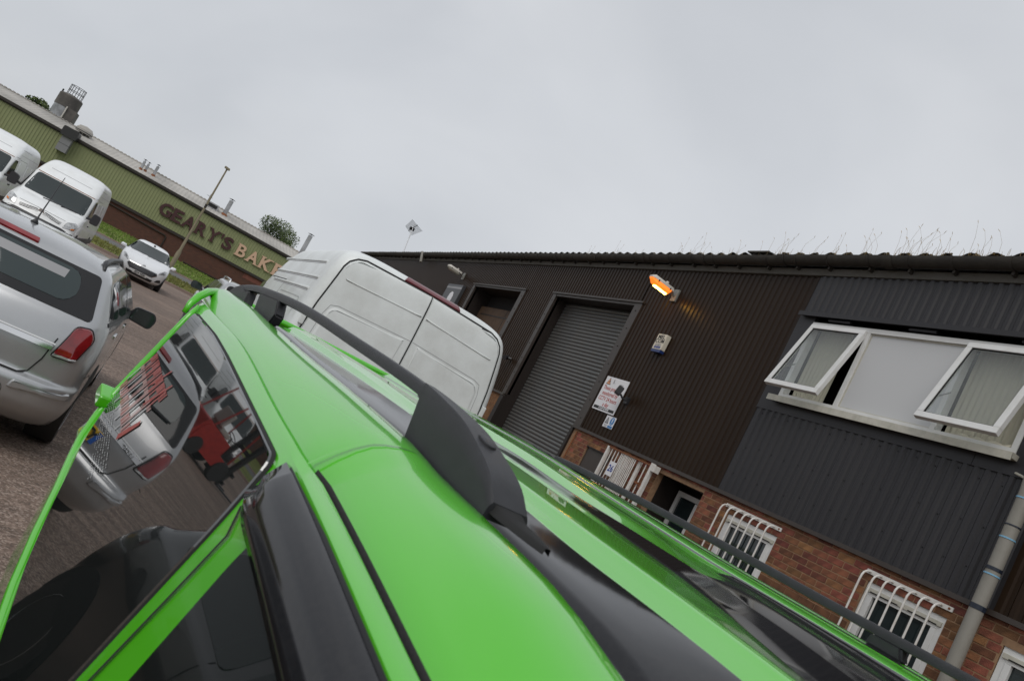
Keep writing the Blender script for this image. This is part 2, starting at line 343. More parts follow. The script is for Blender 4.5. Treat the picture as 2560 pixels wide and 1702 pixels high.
def rpoly(pts, r, n=5):
    """polygon with rounded corners; r number or list"""
    o = []; k = len(pts)
    for i in range(k):
        p0, p, p1 = (np.array(pts[(i-1) % k], float), np.array(pts[i], float), np.array(pts[(i+1) % k], float))
        ri = r[i] if isinstance(r, (list, tuple)) else r
        a = p0-p; b = p1-p; la = np.linalg.norm(a); lb = np.linalg.norm(b); d = min(ri, la*0.48, lb*0.48)
        s0 = p+a/la*d; s1 = p+b/lb*d
        for j in range(n+1):
            t = j/n; o.append(tuple((1-t)**2*s0+2*t*(1-t)*p+t*t*s1))
    return o
def inset(poly, d):
    P = np.array(poly); n = len(P); area = 0.5*sum(P[i][0]*P[(i+1) % n][1]-P[(i+1) % n][0]*P[i][1] for i in range(n)); sg = 1 if area > 0 else -1
    o = []
    for i in range(n):
        a = P[i]-P[i-1]; b = P[(i+1) % n]-P[i]
        if np.linalg.norm(a) < 1e-9: a = b
        if np.linalg.norm(b) < 1e-9: b = a
        t = a/np.linalg.norm(a)+b/np.linalg.norm(b); t /= max(np.linalg.norm(t), 1e-6)
        o.append(tuple(P[i]+sg*d*np.array([-t[1], t[0]])))
    return o
def panel(name, surf, poly, m, parent, off=0.004, bev=0.004, base=-0.002, nr=8, nc=8, hint=(0, 0, 1), smooth=True, mb=None, skirt=True):
    """patch of a curved surface: surf(a,b)->point, raised by off with a bevelled rim down to base"""
    hint = Vector(hint)
    def nrm(a, b):
        e = 0.004; da = surf(a+e, b)-surf(a-e, b); db = surf(a, b+e)-surf(a, b-e); n = da.cross(db)
        if n.length < 1e-12: return hint.normalized()
        n.normalize(); return n if n.dot(hint) > 0 else -n
    inn = inset(poly, bev) if bev else poly
    mb = mb or MB()
    b0 = min(p[1] for p in inn); b1 = max(p[1] for p in inn); k = len(inn)
    rows = []
    for i in range(nr+1):
        b = b0+(b1-b0)*(0.5-0.5*math.cos(math.pi*i/nr)) if nr > 2 else b0+(b1-b0)*i/nr
        bb = min(max(b, b0+1e-5), b1-1e-5); xs = []
        for j in range(k):
            p, q = inn[j], inn[(j+1) % k]
            if (p[1]-bb)*(q[1]-bb) <= 0 and abs(p[1]-q[1]) > 1e-9: xs.append(p[0]+(q[0]-p[0])*(bb-p[1])/(q[1]-p[1]))
        if not xs: continue
        a0, a1 = min(xs), max(xs)
        rows.append([surf(a0+(a1-a0)*j/nc, bb)+nrm(a0+(a1-a0)*j/nc, bb)*off for j in range(nc+1)])
    mb.grid(rows)
    if skirt and bev:
        A = [surf(*p)+nrm(*p)*off for p in inn]; B = [surf(*p)+nrm(*p)*base for p in poly]; k = len(A)
        mb.add(A+B, [(i, (i+1) % k, k+(i+1) % k, k+i) for i in range(k)])
    return mb.build(name, m, parent, smooth=False) if not smooth else sharp(mb.build(name, m, parent), 40)
def ribbon(name, surf, line, wid, m, parent, off=0.0015, hint=(0, 0, 1), mb=None, build=True):
    """thin strip along a line on a surface (a shut line)"""
    mb = mb or MB(); L = np.array(line, float); rows = [[], []]; hint = Vector(hint)
    for i in range(len(L)):
        t = L[min(i+1, len(L)-1)]-L[max(i-1, 0)]; t /= np.linalg.norm(t); nn = np.array([-t[1], t[0]])
        for s, q in ((1, 0), (-1, 1)):
            a, b = L[i]+s*nn*wid/2; e = 0.004
            n = (surf(a+e, b)-surf(a-e, b)).cross(surf(a, b+e)-surf(a, b-e)); n = n.normalized() if n.length > 1e-12 else hint
            if n.dot(hint) < 0: n = -n
            rows[q].append(surf(a, b)+n*off)
    mb.grid(rows)
    return mb.build(name, m, parent) if build else mb
def densify(line, step=0.05):
    o = []
    for p, q in zip(line[:-1], line[1:]):
        n = max(1, int(math.dist(p, q)/step)); o += [tuple(np.array(p)+(np.array(q)-np.array(p))*i/n) for i in range(n)]
    return o+[line[-1]]
def text(name, s, size, m, parent=None, loc=(0, 0, 0), rot=(0, 0, 0), extrude=0.0, offset=0.0, sx=1.0, align='CENTER', shear=0.0, space=1.0):
    c = bpy.data.curves.new(name, 'FONT'); c.body = s; c.size = size; c.extrude = extrude; c.offset = offset
    c.align_x = align; c.align_y = 'CENTER'; c.resolution_u = 3; c.shear = shear; c.space_character = space
    o = bpy.data.objects.new(name, c); col.objects.link(o)
    dg = bpy.context.evaluated_depsgraph_get(); me = bpy.data.meshes.new_from_object(o.evaluated_get(dg))
    bpy.data.objects.remove(o); bpy.data.curves.remove(c)
    me.materials.clear(); me.materials.append(m); me.name = name
    r = link(name, me, None, parent, loc); r.rotation_euler = rot; r.scale = (sx, 1, 1)
    return r
# ------------------------------------------------------------------ vehicle bodies as stacked outline rings
class RB:
    """keys: dicts z,w(half width),yf,yr,cf,cr(corner radii),bf,br(bow). Front is -Y, rear +Y."""
    C = ('z', 'w', 'yf', 'yr', 'cf', 'cr', 'bf', 'br')
    def __init__(s, keys, side_bow=0.03, sub=5):
        cur = dict(cf=.2, cr=.15, bf=.08, br=.04); rows = []
        for k in keys:
            cur = {**cur, **k}; rows.append([cur[c] for c in s.C])
        A = np.array(rows); t = np.arange(len(A)); s.tt = np.linspace(0, len(A)-1, (len(A)-1)*sub+1)
        s.D = np.stack([pchip(t, A[:, j], s.tt) for j in range(8)], 1); s.sb = side_bow
        s.ym = (A[:, 2].min()+A[:, 3].max())/2; s.hl = (A[:, 3].max()-A[:, 2].min())/2
    def at(s, z):
        return [np.interp(z, s.D[:, 0], s.D[:, j]) for j in range(8)]
    def T(s, x, y): return x*(1-s.sb*((y-s.ym)/s.hl)**4)
    def rear(s, x, z, d=None):
        z, w, yf, yr, cf, cr, bf, br = d if d is not None else s.at(z)
        a = min(abs(x), w); y = yr-br*(a/w)**2; k = a-(w-cr)
        if k > 0: y -= cr-math.sqrt(max(cr*cr-k*k, 0))
        return Vector((s.T(math.copysign(a, x), y), y, z))
    def front(s, x, z, d=None):
        z, w, yf, yr, cf, cr, bf, br = d if d is not None else s.at(z)
        a = min(abs(x), w); y = yf+bf*(a/w)**2; k = a-(w-cf)
        if k > 0: y += cf-math.sqrt(max(cf*cf-k*k, 0))
        return Vector((s.T(math.copysign(a, x), y), y, z))
    def side(s, sg, y, z):
        w = s.at(z)[1]; return Vector((sg*s.T(w, y), y, z))
    def body(s, name, m, parent, smooth=True):
        rows = []
        for d in s.D:
            z, w, yf, yr, cf, cr, bf, br = d; xs = [-(w-cr)+(2*(w-cr))*i/8 for i in range(9)]; r = []
            arc = [math.sin(math.pi/2*i/5) for i in range(1, 6)]
            rx = [-(w-cr)-cr*a for a in arc[::-1]]+xs+[(w-cr)+cr*a for a in arc]
            r += [s.rear(x, z, d) for x in rx]
            y1 = r[-1].y; fx = [-(w-cf)-cf*a for a in arc[::-1]]+[-(w-cf)+2*(w-cf)*i/8 for i in range(9)]+[(w-cf)+cf*a for a in arc]
            fr = [s.front(x, z, d) for x in fx]; y0 = fr[-1].y
            r += [Vector((s.T(w, y1+(y0-y1)*i/16), y1+(y0-y1)*i/16, z)) for i in range(1, 16)]
            r += fr[::-1]
            y0 = fr[0].y; y1 = r[0].y
            r += [Vector((-s.T(w, y0+(y1-y0)*i/16), y0+(y1-y0)*i/16, z)) for i in range(1, 16)]
            rows.append(r+[r[0]])
        n = len(rows[0])-1; mb = MB(); vs = [p for r in rows for p in r[:n]]; fs = []
        for i in range(len(rows)-1):
            for j in range(n): fs.append((i*n+j, i*n+(j+1) % n, (i+1)*n+(j+1) % n, (i+1)*n+j))
        fs.append(tuple(range(n))); fs.append(tuple((len(rows)-1)*n+j for j in range(n)))
        mb.add(vs, fs); o = mb.build(name, m, parent); return sharp(o, 50)
def wheels(rb, parent, ys, r, wd, xo, rimm):
    for sg in (-1, 1):
        for y in ys:
            a = [(y+(r+.055)*math.cos(t), max(r+(r+.055)*math.sin(t), rb.D[0][0]+.005)) for t in [math.pi*(-.18+1.36*i/22) for i in range(23)]]
            panel('wheel_arch', lambda p, q, sg=sg: rb.side(sg, p, q), a, SEAM, parent, off=.003, bev=.002, nr=10, nc=8, hint=(sg, 0, 0))
            mb = MB(); x0 = sg*(xo-wd); x1 = sg*(xo+.006)
            mb.lathe([(r*.62, x0), (r*.97, x0), (r, x0+(x1-x0)*.15), (r, x0+(x1-x0)*.8), (r*.95, x1), (r*.66, x1)], 'X', (0, y, r), 28)
            t = sharp(mb.build('wheel', RUBBER, parent), 40)
            mr = MB(); mr.lathe([(r*.66, x1-sg*.004), (r*.62, x1+sg*.002), (r*.58, x1-sg*.03), (.02, x1-sg*.045)], 'X', (0, y, r), 24)
            for k in range(5):
                an = 2*math.pi*k/5; c, sn = math.cos(an), math.sin(an); q = []
                for rr, ww in ((.05, .035), (r*.6, .028)):
                    for e in (-1, 1): q.append((x1-sg*.008, y+c*rr-sn*ww*e, r+sn*rr+c*ww*e))
                mr.add(q+[(p[0]-sg*.04, p[1], p[2]) for p in q], [(0, 1, 3, 2), (0, 2, 6, 4), (1, 5, 7, 3), (2, 3, 7, 6)])
            mr.build('rim', rimm, t)
def mirror(parent, x, y, z, sg, m, face, sc=1.0):
    mb = MB(); b = rpoly([(-.03, -.07), (.20, -.09), (.23, .02), (.19, .085), (.0, .075)], .04, 3)
    f = [(x+sg*p[0]*sc, p[1]*sc+z) for p in b]; k = len(f)
    A = [(p[0], y+.06, p[1]) for p in f]; B = [(p[0]-sg*.005, y-.04, z+(p[1]-z)*.95) for p in f]; Cc = [(x+sg*(.09*sc)+(p[0]-x-sg*.09*sc)*.5, y-.10, z+(p[1]-z)*.5) for p in f]
    mb.add(A+B+Cc, [tuple(range(k))]+[(i, (i+1) % k, k+(i+1) % k, k+i) for i in range(k)]+[(k+i, k+(i+1) % k, 2*k+(i+1) % k, 2*k+i) for i in range(k)]+[tuple(range(2*k, 3*k))])
    mb.box(x-.05, x+.05, y-.05, y+.01, z-.06, z-.015)
    o = sharp(mb.build('door_mirror', m, parent), 50)
    g = MB(); q = inset([(p[0], p[1]) for p in f], .014); g.add([(p[0], y+.064, p[1]) for p in q], [tuple(range(k))]); g.build('mirror_glass', face, o)
def handle(rb, parent, sg, y, z, m):
    p = rb.side(sg, y, z); mb = MB(); mb.box(p.x-.012, p.x+.03, y-.10, y+.10, z-.018, z+.018); mb.build('door_handle', m, parent, bevel=.008)
def plate(parent, surf, x0, x1, z0, z1, m, s, rear, hint, blue=False, off=.012):
    o = panel('number_plate', surf, rpoly([(x0, z0), (x1, z0), (x1, z1), (x0, z1)], .012, 2), m, parent, off=off, bev=.003, base=0, nr=4, nc=6, hint=hint)
    c = surf((x0+x1)/2, (z0+z1)/2); hh = (z1-z0)
    dz = surf((x0+x1)/2, z1)-surf((x0+x1)/2, z0); tilt = math.atan2(dz.y, dz.z)
    w = (x1-x0)
    if rear: text('plate_lettering', s, hh*.92, INK, o, (c.x-(.03 if blue else 0)*-1, c.y+off+.003, c.z), (math.pi/2-tilt*1.0, 0, math.pi), .0008, .004, sx=w/.52*.92, space=1.02)
    else: text('plate_lettering', s, hh*.92, INK, o, (c.x, c.y-off-.003, c.z), (math.pi/2-tilt, 0, 0), .0008, .004, sx=w/.52*.92)
    if blue: panel('euro_band', surf, [(x1-.045, z0+.004), (x1-.004, z0+.004), (x1-.004, z1-.004), (x1-.045, z1-.004)], PBLUE, o, off=off+.002, bev=.001, base=off, nr=2, nc=2, hint=hint)
    return o
def sidewin(rb, parent, pts, m, name='side_window', r=.05, off=.003, nr=8, sides=(-1, 1)):
    for sg in sides: panel(name, lambda p, q, sg=sg: rb.side(sg, p, q), rpoly(pts, r, 4), m, parent, off=off, bev=.003, nr=nr, nc=8, hint=(sg, 0, 0))
def sideline(rb, parent, line, wid=.007, sides=(-1, 1), m=None):
    for sg in sides: ribbon('shut_line', lambda p, q, sg=sg: rb.side(sg, p, q), densify(line), wid, m or SEAM, parent, off=.002, hint=(sg, 0, 0))

# ------------------------------------------------------------------ silver estate car
def make_estate():
    t = thing('estate_car', 'silver estate car seen from behind at the left edge, red tail lamp and roof aerial', 'car', (-.985, 7.83, 0), math.pi-R(.2))
    rb = RB([dict(z=.22, w=.80, yf=-2.35, yr=1.74, cf=.35, cr=.22, bf=.22, br=.10), dict(z=.32, w=.845, yf=-2.55, yr=1.86), dict(z=.40, w=.865, yr=1.91), dict(z=.50, w=.872, yf=-2.60, yr=1.925),
             dict(z=.545, yr=1.91, cr=.20), dict(z=.58, yr=1.865), dict(z=.74, w=.870, yf=-2.50, yr=1.86, cr=.16, br=.09), dict(z=.86, w=.862, yf=-2.05, yr=1.835), dict(z=.98, w=.845, yf=-1.35, yr=1.79, bf=.10), dict(z=1.03, w=.825, yf=-1.22, yr=1.755, cr=.13),
             dict(z=1.33, w=.675, yf=-.52, yr=1.53, cf=.15, cr=.10, br=.07), dict(z=1.385, w=.62, yf=-.36, yr=1.46, cf=.25, cr=.14), dict(z=1.425, w=.50, yf=.0, yr=1.34), dict(z=1.445, w=.30, yf=.2, yr=1.1, cf=.2), dict(z=1.45, w=.08, yf=.4, yr=.9, cf=.06, cr=.06, bf=0, br=0)], .05)
    rb.body('body', SILVER, t)
    H = (0, 1, 0); rs = rb.rear
    # rear screen: black border and clear field
    panel('rear_window', rs, rpoly([(-.735, 1.025), (.735, 1.025), (.625, 1.335), (-.625, 1.335)], [.05, .05, .04, .04]), GLASSB, t, off=.004, bev=.004, nr=10, nc=18, hint=H)
    gl = panel('rear_glass', rs, rpoly([(-.50, 1.085), (.50, 1.085), (.555, 1.16), (.50, 1.31), (-.50, 1.31), (-.555, 1.16)], .08), GLASSL, t, off=.0065, bev=.002, nr=8, nc=14, hint=H)
    panel('sun_blind', rs, [(-.42, 1.225), (.22, 1.225), (.22, 1.285), (-.42, 1.285)], SIGNGY, t, off=.0075, bev=.001, nr=3, nc=8, hint=H)
    b = panel('brake_lamp', rs, rpoly([(-.16, 1.352), (.16, 1.352), (.15, 1.388), (-.15, 1.388)], .012), REDL, t, off=.012, bev=.006, nr=4, nc=8, hint=H)
    mb = MB(); p = rs(0, 1.05); mb.tube([p+Vector((0, .02, -.01)), rs(.15, 1.075)+Vector((0, .03, 0)), rs(.52, 1.12)+Vector((0, .025, 0))], [.022, .014, .008], 6); mb.build('rear_wiper', BLACKP, t)
    # tail lamps: black surround, red lens, pale lower field
    for sg in (-1, 1):
        q = [(sg*.612, .732), (sg*.775, .742), (sg*.812, .93), (sg*.762, 1.005), (sg*.662, .985)]
        q = q if sg > 0 else q[::-1]
        o = panel('tail_lamp', rs, rpoly(q, .03), GLASSB, t, off=.010, bev=.006, nr=10, nc=8, hint=(sg*.5, 1, 0))
        c = np.mean(q, 0); panel('lamp_lens', rs, rpoly([tuple(c+(np.array(p)-c)*.88) for p in q], .03), REDL, o, off=.018, bev=.008, base=.010, nr=10, nc=8, hint=(sg*.5, 1, 0))
        q2 = [(sg*.622, .742), (sg*.768, .750), (sg*.775, .772), (sg*.63, .764)]; q2 = q2 if sg > 0 else q2[::-1]
        panel('lamp_reverse_field', rs, rpoly(q2, .01), CLEAR, o, off=.020, bev=.003, base=.012, nr=3, nc=6, hint=(sg*.5, 1, 0))
    # chrome strip across the tailgate, handle recess, plate
    panel('chrome_strip', rs, rpoly([(-.612, .765), (.612, .765), (.615, .812), (-.615, .812)], .006), CHROME, t, off=.026, bev=.010, nr=4, nc=22, hint=H)
    ribbon('strip_painted_glint', rs, densify([(-.61, .8155), (.61, .8155)]), .009, WHITEC, t, off=.026, hint=H)  # white line painted along the chrome for its thin highlight
    text('model_badge', '1.7 CDTi', .036, CHROME, t, rs(.46, .788)+Vector((0, .031, 0)), (math.pi/2, 0, math.pi), .0015, .001)
    m2 = MB(); c = rs(0, .955)+Vector((0, .004, 0)); m2.lathe([(.0, .012), (.048, .012), (.055, .004), (.055, 0)], 'Y', c, 24); bd = m2.build('badge', BLACKP, t)
    m2 = MB(); m2.lathe([(.048, .011), (.055, .011), (.058, .004)], 'Y', c+Vector((0, .002, 0)), 24); m2.build('badge_ring', CHROME, bd)
    pn = panel('plate_recess', rs, rpoly([(-.34, .60), (.34, .60), (.30, .755), (-.30, .755)], .03), SILVER, t, off=-.001, bev=.012, nr=4, nc=10, hint=H)
    plate(t, rs, -.26, .26, .625, .735, PLATEY, 'YT52 GJL', True, H, blue=True)
    ribbon('shut_line', rs, densify([(-.605, .86), (-.585, .70), (-.545, .59), (-.49, .562), (.49, .562), (.545, .59), (.585, .70), (.605, .86)], .04), .009, SEAM, t, off=.003, hint=H)
    for sg in (-1, 1):
        q = [(sg*.48, .455), (sg*.85, .475), (sg*.85, .535), (sg*.50, .52)]; q = q if sg > 0 else q[::-1]
        panel('bumper_pad', rs, rpoly(q, .02), SILVER, t, off=.014, bev=.012, nr=5, nc=10, hint=(sg*.3, 1, 0))
    ribbon('tow_cover_line', rs, [(-.42+.05*math.cos(a), .42+.05*math.sin(a)) for a in [2*math.pi*i/20 for i in range(21)]], .004, SEAM, t, off=.002, hint=H)
    # sides
    sidewin(rb, t, [(1.50, 1.07), (.86, 1.05), (.80, 1.33), (1.20, 1.31)], GLASSD)
    sidewin(rb, t, [(.80, 1.05), (-.02, 1.03), (.0, 1.345), (.74, 1.335)], GLASSD)
    sidewin(rb, t, [(-.08, 1.03), (-1.02, 1.02), (-.50, 1.30), (-.30, 1.345), (-.06, 1.347)], GLASSD, r=.03)
    for sg in (-1, 1):
        ribbon('window_molding', lambda p, q, sg=sg: rb.side(sg, p, q), densify([(1.52, 1.045), (.4, 1.02), (-1.05, 1.0)]), .03, BLACKP, t, off=.006, hint=(sg, 0, 0))
        mb = MB(); mb.tube([rb.side(sg, y, z)+Vector((-sg*.04, 0, dz)) for y, z, dz in ((1.36, 1.375, .0), (1.22, 1.39, .035), (.7, 1.395, .045), (-.1, 1.39, .04), (-.28, 1.375, .0))], [.014, .021, .021, .021, .012], 8)
        mb.build('roof_rail', BLACKP, t, smooth=True)
        mirror(t, sg*.86, -.82, 1.00, sg, BLACKP, GLASSD)
    for y in (.72, -.28): 
        for sg in (-1, 1): handle(rb, t, sg, y, .90, CHROME)
    sideline(rb, t, [(.84, 1.03), (.84, .7), (.62, .45), (-.10, .42), (-.10, 1.0)]); sideline(rb, t, [(-.10, .42), (-1.12, .42), (-1.18, .75), (-1.05, 1.0)])
    sideline(rb, t, [(1.26, .60), (1.46, .66), (1.70, .66)], .006)
    wheels(rb, t, (1.03, -1.67), .315, .20, .845, STEEL)
    mb = MB(); mb.tube([(0, 1.05, 1.437), (0, 1.035, 1.475), (0, 1.03, 1.49), (0, .90, 1.85)], [.035, .013, .006, .0025], 8); mb.build('roof_aerial', BLACKP, t, smooth=True)
    # front
    fs = rb.front; Hf = (0, -1, 0.3)
    panel('windscreen', fs, rpoly([(-.74, 1.04), (.74, 1.04), (.60, 1.33), (-.60, 1.33)], .05), GLASSD, t, nr=8, nc=14, hint=Hf)
    panel('grille', fs, rpoly([(-.42, .58), (.42, .58), (.46, .70), (-.46, .70)], .03), BLACKP, t, nr=4, nc=8, hint=Hf)
    for sg in (-1, 1): panel('headlamp', fs, rpoly([(sg*.52, .62), (sg*.80, .66), (sg*.80, .74), (sg*.55, .72)][::sg], .03), CLEAR, t, off=.008, nr=4, nc=8, hint=Hf)
    return t
make_estate()

# ------------------------------------------------------------------ small white hatchback
def make_hatch(WHITEC=WHITEC, loc=(-.96, 32.4, 0), label='small white hatchback with black trapezoid grille driving towards the camera'):
    t = thing('hatchback_car', label, 'car', loc, R(2))
    t.scale = (1.0, 1.0, 1.0)
    rb = RB([dict(z=.17, w=.72, yf=-1.80, yr=1.75, cf=.40, cr=.3, bf=.25, br=.1), dict(z=.26, w=.81, yf=-1.93, yr=1.88), dict(z=.42, w=.845, yf=-1.97, yr=1.92), dict(z=.60, w=.86, yf=-1.93, yr=1.92),
             dict(z=.74, w=.862, yf=-1.78, yr=1.90, cf=.35), dict(z=.86, w=.85, yf=-1.48, yr=1.86, cf=.30), dict(z=.955, w=.825, yf=-1.02, yr=1.80, cf=.22, bf=.18), dict(z=1.0, w=.79, yf=-.86, yr=1.74, bf=.16),
             dict(z=1.32, w=.61, yf=-.12, yr=1.50, cf=.16, bf=.12), dict(z=1.40, w=.55, yf=.05, yr=1.40, cf=.2), dict(z=1.455, w=.40, yf=.35, yr=1.2), dict(z=1.475, w=.1, yf=.5, yr=.9, cf=.08, cr=.08, bf=0, br=0)], .06)
    rb.body('body', WHITEC, t); fs = rb.front; H = (0, -1, .3)
    panel('windscreen', fs, rpoly([(-.735, 1.0), (.735, 1.0), (.585, 1.36), (-.585, 1.36)], .06), GLASSD, t, nr=10, nc=16, hint=H)
    g = panel('grille', fs, rpoly([(-.40, .40), (.40, .40), (.55, .52), (.50, .60), (-.50, .60), (-.55, .52)], .04), BLACKP, t, off=.006, nr=8, nc=14, hint=H)
    for k in range(5):
        ribbon('grille_bar', fs, densify([(-.44+.0*k, .425+.035*k), (.44, .425+.035*k)]), .010, GREYP, g, off=.012, hint=H)
    ribbon('grille_frame', fs, densify([(-.40, .398), (-.55, .52), (-.50, .605), (.50, .605), (.55, .52), (.40, .398)]), .018, CHROME, t, off=.012, hint=H)
    panel('lower_intake', fs, rpoly([(-.46, .225), (.46, .225), (.50, .33), (-.50, .33)], .03), BLACKP, t, off=.005, nr=4, nc=10, hint=H)
    plate(t, fs, -.27, .27, .30, .405, PLATEW, 'FJ14 VZX', False, H, off=.02)
    for sg in (-1, 1):
        a = panel('headlamp', fs, rpoly([(sg*.56, .60), (sg*.76, .66), (sg*.815, .80), (sg*.70, .80), (sg*.58, .68)][::sg], .03), CLEAR, t, off=.008, bev=.006, nr=8, nc=8, hint=(sg*.4, -1, .3))
        panel('lamp_bezel', fs, rpoly([(sg*.61, .645), (sg*.71, .675), (sg*.74, .75), (sg*.66, .735)][::sg], .03), GREYP, a, off=.011, bev=.004, base=.007, nr=5, nc=5, hint=(sg*.4, -1, .3))
        panel('fog_lamp_recess', fs, rpoly([(sg*.56, .29), (sg*.76, .33), (sg*.73, .45), (sg*.62, .40)][::sg], .03), BLACKP, t, off=.006, nr=5, nc=6, hint=(sg*.4, -1, .1))
        mirror(t, sg*.84, -.62, .98, sg, WHITEC, BLACKP, .85)
    m2 = MB(); c = fs(0, .655); m2.lathe([(0, -.012), (.055, -.008), (.06, 0)], 'Y', c, 16); m2.build('badge', CHROME, t)
    sidewin(rb, t, [(1.2, 1.03), (.18, 1.0), (.2, 1.33), (.9, 1.33)], GLASSD); sidewin(rb, t, [(.1, 1.0), (-.72, .985), (-.2, 1.27), (.1, 1.34)], GLASSD)
    panel('tax_disc', fs, rpoly([(.55, 1.03), (.62, 1.03), (.62, 1.10), (.55, 1.10)], .03), PLATEW, t, off=.005, nr=2, nc=2, hint=H)
    mb = MB(); mb.box(-.035, .035, .02, .06, 1.40, 1.45); mb.build('mirror_mount', BLACKP, t)
    mb = MB(); mb.tube([(0, .12, 1.42), (0, .24, 1.56)], .006, 5); mb.build('roof_aerial', BLACKP, t)
    for k in (-.3, .3):
        mb = MB(); mb.tube([fs(k-.35, .985)+Vector((0, -.01, .015)), fs(k+.15, 1.0)+Vector((0, -.015, .02))], .008, 5); mb.build('wiper', BLACKP, t)
    wheels(rb, t, (-1.20, 1.28), .305, .19, .835, STEEL)
    sideline(rb, t, [(-.85, .98), (-.95, .5), (-.6, .32), (.25, .32), (.25, 1.0)])
make_hatch()
dk = make_hatch(mat('black_paint', (0.012, 0.013, 0.015), 0.3, coat=1.0), (-1.80, 2.42, 0), 'black hatchback parked beside the green car, seen only mirrored in its side window')

# ------------------------------------------------------------------ high roof vans facing the camera
def make_van():
    t = thing('panel_van', 'white high-roof van with clear headlamps parked nose out behind the silver estate car', 'van', (-3.66, 27.7, 0), R(0), 'white vans parked in a row')
    t.scale = (.985, 1, 1)
    rb = RB([dict(z=.30, w=.90, yf=-2.55, yr=2.65, cf=.25, cr=.08, bf=.12, br=.02), dict(z=.45, w=.965, yf=-2.68, yr=2.70), dict(z=.66, w=.985, yf=-2.70), dict(z=.74, w=.985, yf=-2.66), dict(z=.95, w=.985, yf=-2.56, bf=.14), dict(z=1.14, w=.975, yf=-2.16, bf=.16), dict(z=1.26, w=.965, yf=-1.82, bf=.15),
             dict(z=1.86, w=.90, yf=-1.22, cf=.16, bf=.12), dict(z=1.96, w=.885, yf=-1.10, bf=.10), dict(z=2.22, w=.84, yf=-.72, yr=2.69, cf=.22), dict(z=2.38, w=.78, yf=-.38, yr=2.64, cr=.14), dict(z=2.47, w=.64, yf=.0, yr=2.5, cr=.2), dict(z=2.50, w=.40, yf=.35, yr=2.3), dict(z=2.505, w=.1, yf=.6, yr=2.0, cf=.08, cr=.08, bf=0, br=0)], .015)
    rb.body('body', WHITEP, t); fs = rb.front; H = (0, -1, .3)
    panel('windscreen', fs, rpoly([(-.86, 1.285), (.86, 1.285), (.80, 1.875), (-.80, 1.875)], .09), GLASSD, t, nr=12, nc=18, hint=H)
    ribbon('screen_seal', fs, densify([(-.83, 1.90), (.83, 1.90)]), .02, RUST, t, off=.003, hint=H)
    for s0 in (-1, 1):
        q = [(s0*.06, .845), (s0*.56, .80), (s0*.58, .885), (s0*.10, .945)][::s0]
        g = panel('grille', fs, rpoly(q, .02), BLACKP, t, off=.005, nr=4, nc=8, hint=H)
        for k in range(2): ribbon('grille_bar', fs, densify([(s0*.07, .875+.03*k), (s0*.57, .825+.03*k)]), .012, WHITEP, g, off=.010, hint=H)
        h = panel('headlamp', fs, rpoly([(s0*.64, .76), (s0*.93, .80), (s0*.955, .97), (s0*.88, 1.045), (s0*.68, .96)][::s0], .05), CLEAR, t, off=.010, bev=.008, nr=10, nc=10, hint=(s0*.4, -1, .2))
        panel('indicator', fs, rpoly([(s0*.84, .80), (s0*.92, .82), (s0*.93, .87), (s0*.85, .85)][::s0], .015), AMBER, h, off=.013, bev=.003, base=.009, nr=3, nc=4, hint=(s0*.4, -1, .2))
        mb = MB(); x = s0*1.17; mb.prism(rpoly([(x-.12, 1.20), (x+.12, 1.20), (x+.12, 1.50), (x-.10, 1.52)], .06, 3), 'Y', -1.66, -1.50); mb.tube([(s0*.93, -1.50, 1.30), (x, -1.56, 1.34)], .035, 6); mb.build('door_mirror', BLACKP, t)
        mb = MB(); p = fs(s0*.35, 1.25); mb.tube([p+Vector((s0*-.1, -.02, .01)), fs(s0*.05+.3, 1.27)+Vector((0, -.03, .02)), fs(s0*.05+.62, 1.30)+Vector((0, -.025, .01))], .012, 6); mb.build('wiper', BLACKP, t)
    m2 = MB(); c = fs(0, .905); m2.lathe([(.05, -.006), (.075, -.012), (.08, 0)], 'Y', c, 20); m2.box(-.085, .085, c.y-.012, c.y, c.z-.014, c.z+.014); m2.build('badge', CHROME, t)
    panel('bumper', fs, rpoly([(-.93, .33), (.93, .33), (.965, .50), (.965, .70), (.62, .74), (-.62, .74), (-.965, .70), (-.965, .50)], .05), BLACKP, t, off=.012, bev=.01, nr=8, nc=22, hint=H)
    ribbon('bonnet_line', fs, densify([(-.63, .965), (-.1, .975), (.1, .975), (.63, .965)]), .008, SEAM, t, off=.002, hint=H)
    ribbon('roof_crease', fs, densify([(-.6, 2.13), (.6, 2.13)]), .012, SIGNGY, t, off=.001, hint=H)
    sidewin(rb, t, [(-1.55, 1.30), (-.62, 1.28), (-.62, 1.84), (-1.02, 1.84)], GLASSD, r=.05)
    sideline(rb, t, [(-1.70, .45), (-1.72, 1.2), (-1.08, 1.93), (-.50, 1.93), (-.50, .45), (-1.70, .45)], .009)
    sideline(rb, t, [(-.45, 2.05), (2.5, 2.05)], .012, m=SIGNGY); sideline(rb, t, [(-.40, 1.90), (.75, 1.90), (.75, .5)], .008); sideline(rb, t, [(-.4, 2.22), (1.0, 2.22)], .008)
    for a, b in ((-.3, .65), (.9, 1.6), (1.7, 2.45)):
        sidewin(rb, t, [(a, 1.28), (b, 1.28), (b, 1.82), (a, 1.82)], WHITEP, 'side_pressing', .1, off=.012)
    sidewin(rb, t, [(-2.0, .50), (2.6, .50), (2.6, .66), (-2.0, .66)], BLACKP, 'side_moulding', .03, off=.012, nr=4)
    for sg in (-1, 1): handle(rb, t, sg, -.62, 1.06, BLACKP)
    wheels(rb, t, (-1.75, 1.55), .345, .22, .955, GREYP)
    rs = rb.rear
    for sg in (-1, 1): panel('tail_lamp', rs, rpoly([(sg*.84, .85), (sg*.95, .85), (sg*.95, 1.3), (sg*.84, 1.3)][::sg], .03), REDL, t, off=.01, hint=(0, 1, 0), nr=6, nc=4)
